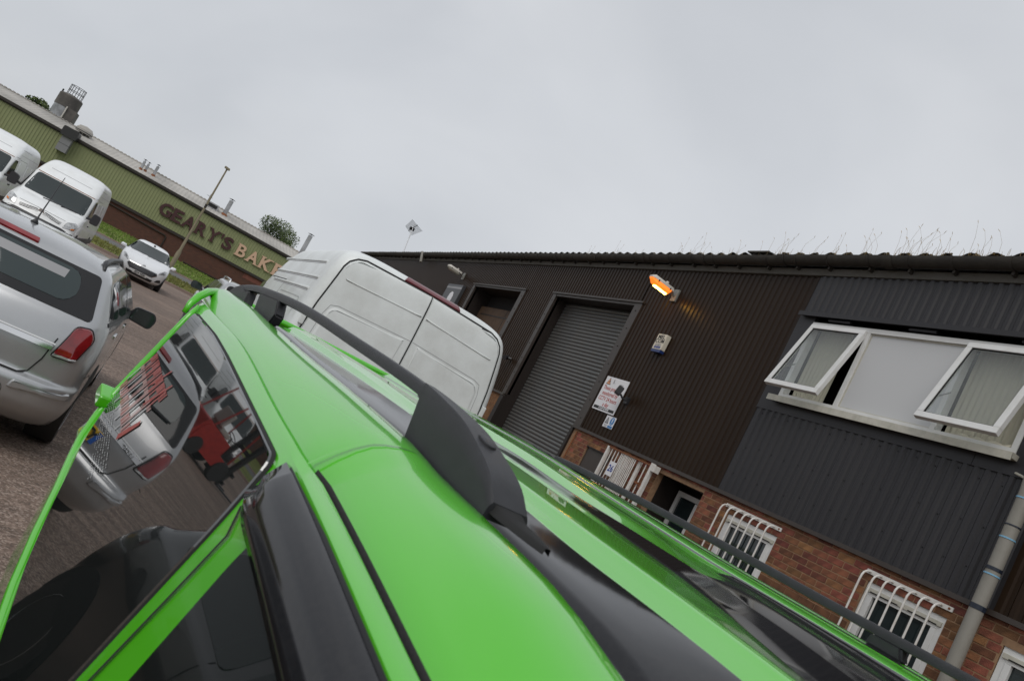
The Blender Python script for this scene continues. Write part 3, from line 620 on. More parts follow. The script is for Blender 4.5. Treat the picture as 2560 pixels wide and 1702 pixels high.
    ribbon('shut_line', rs, densify([(0, .5), (0, 2.2)]), .01, SEAM, t, off=.002, hint=(0, 1, 0))
    return t
van = make_van()
v2 = copy_tree(van); v2.location = (-6.28, 29.3, 0); v2['label'] = 'white van cut off by the left edge, only its door mirror and flank in view'
v3 = copy_tree(van); v3.location = (-8.72, 29.5, 0); v4 = copy_tree(van); v4.location = (-11.2, 29.4, 0); v4['label'] = 'white van farthest left in the row, seen only mirrored beside the forklift guard'
v3['label'] = 'white van behind the red forklift, seen only mirrored in the green car window'

# ------------------------------------------------------------------ white van seen from behind
def make_rear_van():
    t = thing('panel_van', 'dirty white high-roof van seen from behind with closed rear doors beside the building', 'van', (1.93, 9.28, 0), R(180))
    rb = RB([dict(z=.35, w=.93, yf=-2.6, yr=2.70, cf=.3, cr=.10, bf=.15, br=.03), dict(z=.55, w=.985, yf=-2.72, yr=2.76), dict(z=.95, w=1.0, yf=-2.65, yr=2.77), dict(z=1.15, w=1.0, yf=-2.2, yr=2.775), dict(z=1.30, w=.995, yf=-1.8, yr=2.775), dict(z=1.60, w=.985, yf=-1.5, yr=2.772, cr=.09), dict(z=1.90, w=.955, yf=-1.2, yr=2.765),
             dict(z=2.20, w=.905, yf=-.8, yr=2.745, cr=.085), dict(z=2.36, w=.862, yf=-.55, yr=2.725, cr=.10), dict(z=2.425, w=.825, yf=-.4, yr=2.705, cr=.13), dict(z=2.47, w=.76, yf=-.2, yr=2.66, cr=.17), dict(z=2.50, w=.62, yf=.1, yr=2.55, cr=.2), dict(z=2.512, w=.4, yf=.5, yr=2.3), dict(z=2.516, w=.1, yf=.8, yr=2.0, cf=.08, cr=.08, bf=0, br=0)], .012)
    rb.body('body', WHITED, t); rs = rb.rear; H = (0, 1, 0)
    # two rear doors, each a raised skin with pressings
    for sg in (-1, 1):
        q = [(sg*.004, .62), (sg*.895, .62), (sg*.895, 1.62), (sg*.865, 1.92), (sg*.80, 2.31), (sg*.72, 2.40), (sg*.004, 2.435)][::sg]
        d = panel('rear_door', rs, rpoly(q, [.01, .05, .3, .3, .14, .12, .01] if sg > 0 else [.01, .12, .14, .3, .3, .05, .01], 5), WHITED, t, off=.010, bev=.007, base=-.004, nr=26, nc=14, hint=H)
        ribbon('door_gap', rs, densify([(sg*.007, .61), (sg*.90, .61), (sg*.902, 1.62), (sg*.872, 1.93), (sg*.815, 2.29), (sg*.79, 2.35), (sg*.735, 2.40), (sg*.66, 2.425), (sg*.007, 2.442)], .04), .012, SEAM, t, off=.004, hint=H)
        q = [(sg*.075, 1.02), (sg*.815, 1.02), (sg*.80, 1.55), (sg*.765, 1.955), (sg*.06, 1.99)][::sg]
        panel('door_pressing', rs, rpoly(q, [.04, .06, .3, .09, .02] if sg > 0 else [.02, .09, .3, .06, .04], 6), WHITED, d, off=.016, bev=.022, base=.0095, nr=14, nc=12, hint=H)
        ribbon('pressing_painted_shade', rs, densify([(sg*.012, 2.002), (sg*.70, 1.972), (sg*.765, 1.95), (sg*.792, 1.86), (sg*.82, 1.5), (sg*.83, 1.0)], .03), .004, SIGNGY, d, off=.0112, hint=H)  # grey line painted for the shade along the pressing's rim
        q = [(sg*.02, 2.225), (sg*.74, 2.19), (sg*.76, 2.205), (sg*.02, 2.245)][::sg]
        panel('door_crease', rs, rpoly(q, .008), WHITED, d, off=.017, bev=.006, base=.009, nr=3, nc=10, hint=H)
        panel('tail_lamp', rs, rpoly([(sg*.905, .95), (sg*.985, .95), (sg*.985, 1.42), (sg*.905, 1.42)][::sg], .03), REDL, t, off=.012, hint=(sg*.3, 1, 0), nr=8, nc=4)
        for z in (1.15, 1.75):
            mb = MB(); p = rs(sg*.915, z); mb.box(p.x-.02, p.x+.02, p.y-.005, p.y+.03, z-.05, z+.05); mb.build('door_hinge', WHITED, t, bevel=.008)
        mb = MB()
        for y0, y1 in ((-1.8, -1.15),): pass
    ribbon('door_gap', rs, densify([(0, .61), (0, 2.44)]), .010, SEAM, t, off=.0035, hint=H)
    b = panel('brake_lamp', rs, rpoly([(-.30, 2.437), (.30, 2.437), (.275, 2.487), (-.275, 2.487)], .018), REDDK, t, off=.014, bev=.008, base=-.002, nr=5, nc=12, hint=(0, 1, .5))
    panel('rear_bumper', rs, rpoly([(-.98, .38), (.98, .38), (.98, .60), (-.98, .60)], .03), BLACKP, t, off=.05, bev=.02, nr=6, nc=18, hint=H)
    plate(t, rs, -.26, .26, .84, .95, PLATEY, '', True, H)
    # flanks with long horizontal pressings, like the photo's left flank
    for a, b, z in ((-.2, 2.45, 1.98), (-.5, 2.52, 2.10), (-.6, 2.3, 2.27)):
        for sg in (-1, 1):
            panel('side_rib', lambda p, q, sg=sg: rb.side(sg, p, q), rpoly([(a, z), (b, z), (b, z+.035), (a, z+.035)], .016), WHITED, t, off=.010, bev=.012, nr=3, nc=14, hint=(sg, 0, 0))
            ribbon('rib_painted_shadow', lambda p, q, sg=sg: rb.side(sg, p, q), densify([(a, z-.004), (b, z-.004)], .2), .006, SIGNGY, t, off=.002, hint=(sg, 0, 0))  # grey line painted for the shadow under each rib
    for sg in (-1, 1):
        panel('side_pressing', lambda p, q, sg=sg: rb.side(sg, p, q), rpoly([(.95, 1.25), (2.40, 1.25), (2.38, 1.90), (.95, 1.90)], .08), WHITED, t, off=-.001, bev=.02, base=.006, nr=8, nc=10, hint=(sg, 0, 0))
        ribbon('shut_line', lambda p, q, sg=sg: rb.side(sg, p, q), densify([(-.55, .6), (-.55, 2.02), (.82, 2.02), (.82, .6)]), .009, SEAM, t, off=.002, hint=(sg, 0, 0))
        mb = MB(); x = sg*1.16; mb.prism(rpoly([(x-.10, 1.33), (x+.10, 1.33), (x+.10, 1.66), (x-.08, 1.68)], .05, 3), 'Y', -1.62, -1.48); mb.tube([(sg*.96, -1.50, 1.40), (x, -1.54, 1.44)], .03, 6); mb.build('door_mirror', BLACKP, t)
        ribbon('lamp_wire', lambda p, q: rs(p, q), [(-.62, 2.42), (-.55, 2.415)], .006, SEAM, t, off=.004, hint=H) if sg > 0 else None
    sidewin(rb, t, [(-1.45, 1.36), (-.68, 1.34), (-.68, 1.92), (-1.02, 1.92)], GLASSD)
    panel('windscreen', rb.front, rpoly([(-.88, 1.33), (.88, 1.33), (.82, 1.95), (-.82, 1.95)], .09), GLASSD, t, nr=10, nc=16, hint=(0, -1, .3))
    wheels(rb, t, (-1.85, 1.55), .345, .22, .965, GREYP)
make_rear_van()

# ------------------------------------------------------------------ silver off-roader behind the green car
def make_suv():
    t = thing('off_road_car', 'silver off-road car with roof rails, mostly hidden behind the green car tailgate', 'car', (1.72, 20.3, 0), R(183))
    rb = RB([dict(z=.40, w=.82, yf=-2.2, yr=2.05, cf=.3, cr=.2, bf=.15, br=.05), dict(z=.55, w=.90, yf=-2.3, yr=2.15), dict(z=.8, w=.92, yr=2.15), dict(z=1.0, w=.915, yf=-2.2), dict(z=1.10, w=.90, yf=-1.2, yr=2.12), dict(z=1.15, w=.885, yf=-1.0),
             dict(z=1.55, w=.76, yf=-.35, yr=1.98, cr=.12), dict(z=1.63, w=.70, yf=-.2, yr=1.9), dict(z=1.68, w=.5, yf=.1, yr=1.7, cr=.2), dict(z=1.70, w=.1, yf=.5, yr=1.2, cf=.08, cr=.08, bf=0, br=0)], .03)
    rb.body('body', SILVER, t); H = (0, 1, 0)
    panel('rear_window', rb.rear, rpoly([(-.70, 1.16), (.70, 1.16), (.62, 1.52), (-.62, 1.52)], .05), GLASSB, t, nr=8, nc=12, hint=H)
    sidewin(rb, t, [(1.75, 1.18), (1.0, 1.16), (1.0, 1.53), (1.55, 1.52)], GLASSD); sidewin(rb, t, [(.92, 1.16), (.05, 1.16), (.05, 1.54), (.92, 1.53)], GLASSD); sidewin(rb, t, [(-.02, 1.16), (-.85, 1.15), (-.3, 1.52), (-.02, 1.54)], GLASSD)
    for sg in (-1, 1):
        mb = MB(); mb.tube([(sg*.66, 1.6, 1.63), (sg*.66, 1.5, 1.70), (sg*.66, .2, 1.71), (sg*.66, .05, 1.64)], .02, 6); mb.build('roof_rail', CHROME, t, smooth=True)
        mirror(t, sg*.93, -.75, 1.18, sg, BLACKP, GLASSD, 1.15)
        panel('tail_lamp', rb.rear, rpoly([(sg*.74, .9), (sg*.88, .9), (sg*.86, 1.25), (sg*.76, 1.25)][::sg], .03), REDL, t, off=.01, hint=(sg*.3, 1, 0), nr=6, nc=4)
    mb = MB(); mb.lathe([(.0, .2), (.30, .2), (.36, .1), (.36, 0.0)], 'Y', (.1, 2.12, .98), 24); sharp(mb.build('spare_wheel', BLACKP, t), 40)
    wheels(rb, t, (-1.4, 1.35), .37, .24, .90, STEEL)
make_suv()

# ------------------------------------------------------------------ forklift that shows in the green car's window
def make_forklift():
    t = thing('forklift_truck', 'red forklift truck with grey seat and overhead guard, mirrored in the green car window', 'forklift', (-8.6, 21.2, 0), R(70))
    mb = MB(); mb.prism(rpoly([(-1.25, .28), (.62, .28), (.62, .52), (.30, .62), (-.02, .62), (-.10, .98), (-1.15, .98), (-1.28, .80)], .06, 3), 'X', -.52, .52); sharp(mb.build('body', FLRED, t), 40)
    mb = MB(); mb.prism(rpoly([(-1.42, .32), (-1.20, .32), (-1.15, 1.0), (-1.34, .98)], .05, 3), 'X', -.50, .50); mb.build('counterweight', FLRED, t)
    mb = MB(); mb.box(-.30, .30, -.62, -.14, .985, 1.12); mb.build('seat', FLGREY, t, bevel=.04)
    mb = MB(); mb.box(-.28, .28, -.72, -.60, 1.08, 1.55); mb.build('seat_back', FLGREY, t, bevel=.04)
    for x in (-.46, .46):
        for y0, y1 in ((-1.05, -.85), (.50, .20)):
            mb = MB(); mb.tube([(x, y0, .95 if y0 < 0 else .55), (x, y1, 2.08)], .035, 4); mb.build('guard_post', FLRED, t)
    mb = MB()
    for x in (-.46, .46): mb.tube([(x, -.88, 2.08), (x, .24, 2.08)], .035, 4)
    for k in range(7): mb.tube([(-.46, -.85+.18*k, 2.08), (.46, -.85+.18*k, 2.08)], .018, 4)
    mb.build('overhead_guard', FLRED, t)
    for x in (-.34, .34):
        mb = MB(); mb.box(x-.06, x+.06, .80, .95, .10, 2.25); mb.build('mast_channel', SEAM, t)
    mb = MB()
    for z in (.35, 1.2, 2.2): mb.box(-.30, .30, .83, .92, z-.06, z+.06)
    mb.build('mast_crossbar', SEAM, t)
    mb = MB(); mb.box(-.50, .50, .97, 1.03, .18, .28); mb.box(-.50, .50, .97, 1.03, .50, .60); mb.build('fork_carriage', BLACKP, t)
    for x in (-.28, .28):
        mb = MB(); mb.box(x-.05, x+.05, 1.035, 1.08, .06, .62); mb.box(x-.05, x+.05, 1.08, 2.05, .06, .10); mb.build('fork', BLACKP, t)
    mb = MB(); mb.tube([(0, .42, .62), (0, .18, 1.12)], .03, 8); c = Vector((0, .16, 1.15)); mb.tube([c+Vector((.17*math.cos(a), .17*math.sin(a)*.9, -.17*math.sin(a)*.4)) for a in [2*math.pi*i/20 for i in range(21)]], .014, 6); mb.build('steering_wheel', BLACKP, t, smooth=True)
    mb = MB(); mb.tube([(.44, -.3, .98), (.44, -.05, .99)], .13, 12); mb.build('gas_bottle', FLRED, t)
    for y, r in ((.42, .32), (-.92, .27)):
        for x in (-.56, .56):
            m3 = MB(); s = 1 if x > 0 else -1; m3.lathe([(r*.5, x-s*.18), (r*.96, x-s*.18), (r, x-s*.14), (r, x-s*.03), (r*.94, x), (r*.5, x)], 'X', (0, y, r), 22); o = sharp(m3.build('wheel', RUBBER, t), 40)
            m4 = MB(); m4.lathe([(r*.52, x-s*.02), (.03, x-s*.05)], 'X', (0, y, r), 18); m4.build('hub', FLRED, o)
make_forklift()
# ------------------------------------------------------------------ ground
def struct(o): o['kind'] = 'structure'; return o
mb = MB(); mb.grid([[(x, y, 0) for x in (-400, -60, -20, 0, 20, 60, 400)] for y in (-300, -20, 0, 20, 41)]); struct(mb.build('road', ROAD, fix=False))
def bank(y): return max(0, (y-41)*.0335+.11) if y < 66 else .95
mb = MB(); ys = [41.0, 41.001, 43, 45.2]; mb.grid([[(x, y, .0 if y == 41.0 else bank(y)) for x in (-400, -60, -20, 0, 20, 60, 400)] for y in (41.16, 43, 46.4)]); struct(mb.build('grass_verge', VERGE))
mb = MB(); mb.box(-400, 400, 41.0, 41.16, -.1, .125); struct(mb.build('kerb', KERBM))
mb = MB(); mb.grid([[(x, y, bank(y)-.02) for x in (-400, 0, 400)] for y in (46.4, 50.2)]); struct(mb.build('footpath', PATHM))
mb = MB(); mb.add([(x, y, z) for x in (-400, 400) for y, z in ((50.2, bank(50.2)-.05), (50.2, bank(50.2)+.05), (50.4, bank(50.4)+.05), (50.4, bank(50.4)-.05))], [(0, 1, 5, 4), (1, 2, 6, 5), (2, 3, 7, 6)]); struct(mb.build('path_edging', KERBM))
mb = MB(); mb.grid([[(x, y, bank(y)) for x in (-400, -60, -20, 0, 20, 60, 400)] for y in (50.4, 56, 62, 66, 400)]); struct(mb.build('grass_bank', VERGE))
rnd = random.Random(3)
for nm, m, n, ya, yb in (('grass', BLADE, 11000, 50.5, 64.6), ('rough_grass', BLADEY, 9000, 41.2, 46.3)):
    mb = MB()
    for i in range(n):
        x = rnd.uniform(-14, 9); y = rnd.uniform(ya, yb); h = rnd.uniform(.05, .16); a = rnd.uniform(0, 6.28); w_ = .03; z = bank(y)
        mb.v += [(x-w_*math.cos(a), y-w_*math.sin(a), z-.01), (x+w_*math.cos(a), y+w_*math.sin(a), z-.01), (x+rnd.uniform(-.06, .06), y+rnd.uniform(-.06, .06), z+h)]; k = len(mb.v)
        mb.f.append((k-3, k-2, k-1)); mb.mi.append(0)
    o = mb.build(nm, m, fix=False); o['kind'] = 'stuff'; o['label'] = 'green mown grass below the bakery wall' if nm == 'grass' else 'yellowish rough grass along the road kerb'; o['category'] = 'grass'

# ------------------------------------------------------------------ brown industrial unit on the right
FX = 7.0; Y0, Y1 = -4.0, 38.0
IU = thing('industrial_unit', 'long brown corrugated industrial unit with brick base and roller doors on the right', 'building', (FX+6, 16, 0))
OX, OY = FX+6, 16
def iu(mb, name, m, parent=None, smooth=False, bevel=0, **k):
    """build in world coordinates under the building"""
    mb.v = [(x-OX, y-OY, z) for x, y, z in mb.v] if parent is None or parent == IU else mb.v
    return mb.build(name, m, IU if parent is None else parent, smooth=smooth, bevel=bevel, **k)
def sub(mb, name, m, parent, smooth=False, bevel=0):
    mb.v = [(x-OX, y-OY, z) for x, y, z in mb.v]; return mb.build(name, m, parent, smooth=smooth, bevel=bevel)
PIT = .1165
def corr(ya, yb, za, zb, X, amp=.016, pit=PIT):
    """vertical corrugation: flat crests and valleys with sloping flanks"""
    mb = MB(); y = ya; P = []
    prof = [(0, 0), (.30, 0), (.46, 1), (.80, 1), (.96, 0)]
    k0 = math.floor(ya/pit)
    n = int((yb-ya)/pit)+2
    for i in range(n):
        for f, h in prof:
            yy = (k0+i+f)*pit
            if ya <= yy <= yb: P.append((yy, h))
    P = [(ya, P[0][1])]+P+[(yb, P[-1][1])]
    mb.grid([[(X-amp*h, yy, z) for yy, h in P] for z in (za, zb)])
    return mb
D1 = (12.15, 15.41); D2 = (17.33, 20.59); DT = 4.745; CB = 2.29; CT = 5.50
D3 = (22.7, 25.9)
# brown cladding sheets between the openings
for a, b, za in ((Y0, 4.30, CB), (8.08, D1[0]-.10, CB), (D1[1]+.10, D2[0]-.10, CB), (D2[1]+.10, Y1, CB)):
    iu(corr(a, b, za, CT, FX), 'cladding_sheet', BROWNC, fix=False)
for d in (D1, D2): iu(corr(d[0]-.10, d[1]+.10, DT+.03, CT, FX), 'cladding_sheet', BROWNC, fix=False)
# grey cladding round the upper window, standing a little proud
WY0, WY1, WZ0, WZ1 = 4.67, 7.80, 3.66, 4.775
for a, b, za, zb in ((4.30, 8.08, CB, 3.485), (4.30, 8.08, 4.875, CT)):
    iu(corr(a, b, za, zb, FX-.012, .018), 'grey_cladding_sheet', GREYC, fix=False)
mb = MB(); mb.box(FX-.030, FX+.02, 7.80, 8.085, 3.486, 4.86); iu(mb, 'window_flashing', GREYC)
mb = MB(); mb.box(FX-.030, FX+.02, 4.30, 4.67, 3.486, 4.86); iu(mb, 'window_flashing', GREYC)
for a, b in ((4.30, 5.02), (5.026, 8.00)):
    mb = MB(); mb.box(FX-.034, FX+.02, a, b, 3.485, 3.64); iu(mb, 'apron_flashing', GREYC)
mb = MB(); mb.box(FX-.10, FX-.0, 4.25, 8.06, 4.862, 4.895); mb.box(FX-.105, FX-.095, 4.25, 8.06, 4.835, 4.895); iu(mb, 'head_flashing', GREYC)
for a, b in ((7.2, 7.55), (6.0, 6.35), (4.7, 5.05)):
    mb = MB(); mb.box(FX-.06, FX-.02, a, b, 4.80, 4.825); iu(mb, 'trickle_vent', GREYC)
# drip flashing under the cladding
mb = MB(); mb.box(FX-.055, FX+.05, Y0, D1[0]-.02, CB-.045, CB+.003); mb.box(FX-.055, FX+.05, D1[1]+.02, D2[0]-.02, CB-.045, CB+.003); mb.box(FX-.055, FX+.05, D2[1]+.02, Y1, CB-.045, CB+.003); iu(mb, 'drip_flashing', BROWNF)
# fixing screws
mb = MB(); rn = random.Random(5)
for z in (2.55, 2.95, 3.4):
    for k in range(70):
        y = 4.5+k*PIT*2
        if y > 12 or (3.42 < z < 4.9 and y < 8.1): continue
        yy = (math.floor(y/PIT)+.13)*PIT; zz = z+rn.uniform(-.03, .03)
        mb.lathe([(.0065, FX-.014), (.006, FX-.021)], 'X', (0, yy, zz), 6)
o = iu(mb, 'fixing_screws', SEAM); o['kind'] = 'stuff'
# door openings: frame flashings, reveal, shutter
for i, d in enumerate((D1, D2)):
    mb = MB(); mb.box(FX-.035, FX+.02, d[0]-.23, d[0], CB-.0, DT+.02); fl = iu(mb, 'door_jamb', BROWNF)
    mb = MB(); mb.box(FX-.035, FX+.02, d[1], d[1]+.17, CB-.0, DT+.02); iu(mb, 'door_jamb', BROWNF)
    mb = MB(); mb.box(FX-.06, FX+.02, d[0]-.26, d[1]+.2, DT+.02, DT+.055); mb.box(FX-.028, FX+.018, d[0], d[1], DT-.03, DT+.02); iu(mb, 'door_head', BROWNF)
    mb = MB()
    for k in range(7):
        z = 2.45+.36*k
        for y in (d[0]-.12, d[1]+.09): mb.lathe([(.013, FX-.035), (.011, FX-.043)], 'X', (0, y, z), 6)
    o = iu(mb, 'jamb_screws', SEAM); o['kind'] = 'stuff'
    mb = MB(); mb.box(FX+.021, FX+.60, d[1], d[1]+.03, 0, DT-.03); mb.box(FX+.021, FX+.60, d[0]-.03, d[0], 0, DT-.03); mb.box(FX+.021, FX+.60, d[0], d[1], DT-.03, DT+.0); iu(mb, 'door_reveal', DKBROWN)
    for a, b in ((d[1]-.02, d[1]+.16), (d[0]-.06, d[0]+.02)):
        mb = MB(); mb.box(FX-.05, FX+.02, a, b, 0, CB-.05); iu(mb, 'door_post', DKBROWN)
    if i == 0:
        sl = None; H_ = .0762; prof = [(.0, 0), (-.010, .010), (-.017, .028), (-.017, .044), (-.010, .060), (.002, .068), (.002, .0755)]
        for k in range(61):
            z = .05+k*H_
            if sl is None:
                m2 = MB(); m2.grid([[(p[0], y, p[1]) for p in prof] for y in (d[0], d[1])]); sl = m2.build('shutter_slat', SHUT, IU, smooth=True, fix=False)
                sl.location = (FX+.30-OX, -OY, z)
            else:
                c = sl.copy(); col.objects.link(c); c.location = (FX+.30-OX, -OY, z)
        mb = MB(); mb.box(FX+.31, FX+.35, d[0], d[1], 0, DT); iu(mb, 'shutter_backing', SEAM)
    else:
        mb = MB(); mb.box(FX+.42, FX+.45, d[0], d[1], 0, DT-.42); iu(mb, 'board_stack', WOODP)
        mb = MB(); mb.box(FX+.415, FX+.419, d[0]+1.30, d[0]+1.32, 0, DT-.42); mb.box(FX+.413, FX+.419, d[0], d[1]-.2, DT-.66, DT-.63); iu(mb, 'board_joint', DKBROWN)
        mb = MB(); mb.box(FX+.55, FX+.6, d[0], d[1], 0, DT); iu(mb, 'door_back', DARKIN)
# brick base: bricks one by one where the photo shows them
BW, BH = .2155, .0755
opens = [(6.825, 7.715, .95, 2.06), (4.64, 5.522, .95, 2.066), (3.1, 4.118, .9, 2.075), (8.29, 9.36, 0, 2.16), (10.66, 11.45, .9, 2.06)]
def cut(a, b, z0, z1):
    segs = [(a, b)]
    for (p, q, zz0, zz1) in opens:
        if z1 > zz0+.01 and z0 < zz1-.01:
            n = []
            for s, e in segs:
                if e <= p or s >= q: n.append((s, e)); continue
                if s < p: n.append((s, p))
                if e > q: n.append((q, e))
            segs = n
    return segs
proto = {}; low = MB(); nb = 0; rn = random.Random(11)
for c in range(0, 30):
    z1 = 2.2835-c*BH; z0 = z1-BH
    if z0 < 0: continue
    yy = 6.183+(BW/2 if c % 2 == 0 else 0)
    k0 = int((yy-3.3)/BW)+1
    y = yy-k0*BW
    while y < 12.0:
        # every third brick in some courses is a half, as bond patterns do
        for s, e in cut(max(y, 3.30), min(y+BW-.0, 11.93), z0, z1):
            if e-s < .035: continue
            vis = z0 > 1.60 and s > 3.55
            dx = rn.uniform(-.0025, .0025); L_ = e-s-.012
            if vis and z1 < 2.30:
                key = round(L_/.005)
                if key not in proto:
                    m2 = MB(); m2.box(-.011, .02, -L_/2, L_/2, -(BH-.012)/2, (BH-.012)/2); o = m2.build('brick', BRICKM, IU, bevel=.0022); proto[key] = o
                else: o = proto[key].copy(); col.objects.link(o)
                o.location = (FX+dx-OX, (s+e)/2-OY, (z0+z1)/2); o.rotation_euler = (rn.uniform(-.004, .004), rn.uniform(-.01, .01), rn.uniform(-.006, .006)); nb += 1
            else: low.box(FX-.011+dx, FX+.02, s+.005, e-.005, z0+.005, z1-.005)
        y += BW
o = iu(low, 'lower_bricks', BRICKM); o['kind'] = 'stuff'
mb = MB()
zs = sorted(set([0, .9, .95, 2.06, 2.066, 2.075, 2.16, 2.262]))
for za, zb in zip(zs[:-1], zs[1:]):
    for s, e in cut(3.30, D1[0]-.06, za, zb): mb.box(FX-.0065, FX+.10, s, e, za, zb)
mb.box(FX-.002, FX+.1, Y0, 3.30, 0, 2.30); mb.box(FX-.002, FX+.1, D1[1]+.16, D2[0]-.06, 0, 2.30); mb.box(FX-.002, FX+.1, D2[1]+.16, Y1, 0, 2.30)
iu(mb, 'mortar_bed', MORTAR)
far = MB(); rn = random.Random(2)
for a, b in ((D1[1]+.17, D2[0]-.07), (D2[1]+.17, 23.0), (Y0, 3.29)):
    for c in range(30):
        z = .01+c*BH; y = a-(BW/2 if c % 2 else 0)
        while y < b:
            s, e = max(y, a), min(y+BW, b)
            if e-s > .05: far.box(FX-.010, FX+.01, s+.005, e-.005, z+.005, z+BH-.005)
            y += BW
o = iu(far, 'distant_bricks', BRICKM); o['kind'] = 'stuff'
# inner wall and roof volumes so nothing is see-through
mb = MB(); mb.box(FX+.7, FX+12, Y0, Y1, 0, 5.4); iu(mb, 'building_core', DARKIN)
mb = MB(); mb.box(FX+.03, FX+.08, Y0, 4.60, 2.31, 5.5); mb.box(FX+.03, FX+.08, 7.85, D1[0], 2.31, 5.5); mb.box(FX+.03, FX+.08, D1[1], D2[0], 2.31, 5.5); mb.box(FX+.03, FX+.08, D2[1], Y1, 2.31, 5.5); mb.box(FX+.03, FX+.08, 4.60, 7.85, 2.31, 3.5); mb.box(FX+.03, FX+.08, 4.60, 7.85, 4.9, 5.5); mb.box(FX+.03, FX+.7, Y0, Y0+.1, 0, 5.5); mb.box(FX+.03, FX+.7, Y1-.1, Y1, 0, 5.5); iu(mb, 'sheeting_rail', DKBROWN)
# eaves: fascia, gutter in lengths with sockets, roof sheets
mb = MB(); mb.box(FX-.045, FX+.03, Y0, Y1, 5.46, 5.56); iu(mb, 'fascia_board', FIBRE)
gx, gz, gr = FX-.13, 5.665, .105
def gut(mb, a, b, r):
    n = 12; P = [(gx+r*math.cos(t), gz+r*math.sin(t)) for t in [math.pi+math.pi*i/n for i in range(n+1)]]; Q = [(gx+(r-.012)*math.cos(t), gz+(r-.012)*math.sin(t)) for t in [2*math.pi-math.pi*i/n for i in range(n+1)]]
    ring = P+Q; k = len(ring); mb.add([(x, a, z) for x, z in ring]+[(x, b, z) for x, z in ring], [(i, (i+1) % k, k+(i+1) % k, k+i) for i in range(k)]+[tuple(range(k)), tuple(range(k, 2*k))])
y = Y0; rn = random.Random(9); sock = []
while y < Y1:
    e = min(y+1.83, Y1); mb = MB(); gut(mb, y, e-.004, gr); g = sharp(iu(mb, 'gutter_length', GUTTER), 50)
    g.location.z = rn.uniform(-.008, .008)
    mb = MB(); gut(mb, e-.10, e+.03, gr+.014); o = sub(mb, 'gutter_socket', GUTTER, g); sharp(o, 50)
    for yy in (y+.25, y+.92, y+1.5):
        mb = MB(); gut(mb, yy, yy+.03, gr+.007); mb.box(gx+.02, FX-.03, yy, yy+.03, gz-.15, gz-.10); sub(mb, 'gutter_bracket', GUTTER, g)
    y = e
PR = .2877; rn = random.Random(4); ph = 5.963-.0
def roofz(x, y, a=.027): return 5.735+(x-(FX-.10))*.12+a*math.cos(2*math.pi*(y-ph)/PR)
i = 0; y = Y0
while y < Y1:
    e = min(y+PR*3.5, Y1); rows = []
    for x in (FX-.135, FX+1.5, FX+6, FX+12): rows.append([(x, yy, roofz(x, yy)+(.006 if i % 2 else 0)) for yy in np.linspace(y, e+.04, 43)])
    mb = MB(); mb.grid(rows); mb.grid([[(p[0]+.004, p[1], p[2]-.008) for p in rows[0]], rows[0]]); iu(mb, 'roof_sheet', FIBRE, smooth=True, fix=False); y = e; i += 1
mb = MB(); mb.box(FX-.16, FX+.05, 9.15, 9.62, 5.755, 5.775); iu(mb, 'loose_roof_slab', FIBRE)
mb = MB(); rn = random.Random(8)
for k in range(170):
    y = rn.choice([rn.uniform(5, 14), rn.uniform(5.5, 9)]); yc = ph+round((y-ph)/PR)*PR; x = FX-.12+rn.uniform(-.01, .1); r = rn.uniform(.008, .022)
    mb.lathe([(0, roofz(x, yc)+r*.8), (r, roofz(x, yc)+r*.2), (r*.9, roofz(x, yc)-.02)], 'Z', (x, yc+rn.uniform(-.05, .05), 0), 6)
o = iu(mb, 'roof_moss', MOSS); o['kind'] = 'stuff'
mb = MB(); mb.prism([(FX-.14, 5.55), (FX+12, 7.1), (FX+12, 5.3), (FX+.05, 5.3)], 'Y', Y0, Y0+.05); mb.prism([(FX-.0, 5.45), (FX+12, 7.0), (FX+12, 5.3)], 'Y', Y1-.05, Y1); iu(mb, 'gable_closer', BROWNC)
# upper window: frame, two open top-hung lights, fixed infill, curtains
wf = MB(); xo = FX-.02; xi = FX+.06
def fr(mb, y0, y1, z0, z1, t, x0, x1): mb.box(x0, x1, y0, y1, z1-t, z1); mb.box(x0, x1, y0, y1, z0, z0+t); mb.box(x0, x1, y0, y0+t, z0+t, z1-t); mb.box(x0, x1, y1-t, y1, z0+t, z1-t)
fr(wf, WY0, WY1, WZ0+.02, WZ1, .06, xo-.02, xi); wf.box(xo-.018, xi, 6.845, 6.905, WZ0+.08, WZ1-.06); wf.box(xo-.018, xi, 5.54, 5.60, WZ0+.08, WZ1-.06)
W = iu(wf, 'upper_window', UPVC)
mb = MB(); mb.box(FX-.13, FX+.02, WY0-.04, WY1+.07, WZ0-.035, WZ0+.018); mb.box(FX-.135, FX-.125, WY0-.04, WY1+.07, WZ0-.06, WZ0+.018); sub(mb, 'sill', SILLM, W)
mb = MB(); mb.box(xo+.012, xo+.03, 5.60, 6.845, WZ0+.08, WZ1-.06); sub(mb, 'infill_panel', PANELW, W)
mb = MB(); fr(mb, 5.602, 6.843, WZ0+.082, WZ1-.062, .014, xo+.004, xo+.012); sub(mb, 'panel_bead', SILLM, W)
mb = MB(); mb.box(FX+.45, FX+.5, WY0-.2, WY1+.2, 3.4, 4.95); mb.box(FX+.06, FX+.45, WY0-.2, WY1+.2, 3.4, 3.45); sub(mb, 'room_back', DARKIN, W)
for a, b in ((7.20, 7.74), (4.74, 5.52)):
    mb = MB(); n = int((b-a)/.012); mb.grid([[(FX+.10+.012*math.sin(k*1.15), a+(b-a)*k/n, z) for k in range(n+1)] for z in (WZ0+.06, WZ1-.05)]); sub(mb, 'curtain', CURTAIN, W, smooth=True)
mb = MB(); mb.tube([(FX+.0, 5.30-.55*k/12, WZ0+.075+.012*math.sin(k*1.7)) for k in range(13)], .035, 7); sub(mb, 'curtain_roll', CURTAIN, W, smooth=True)
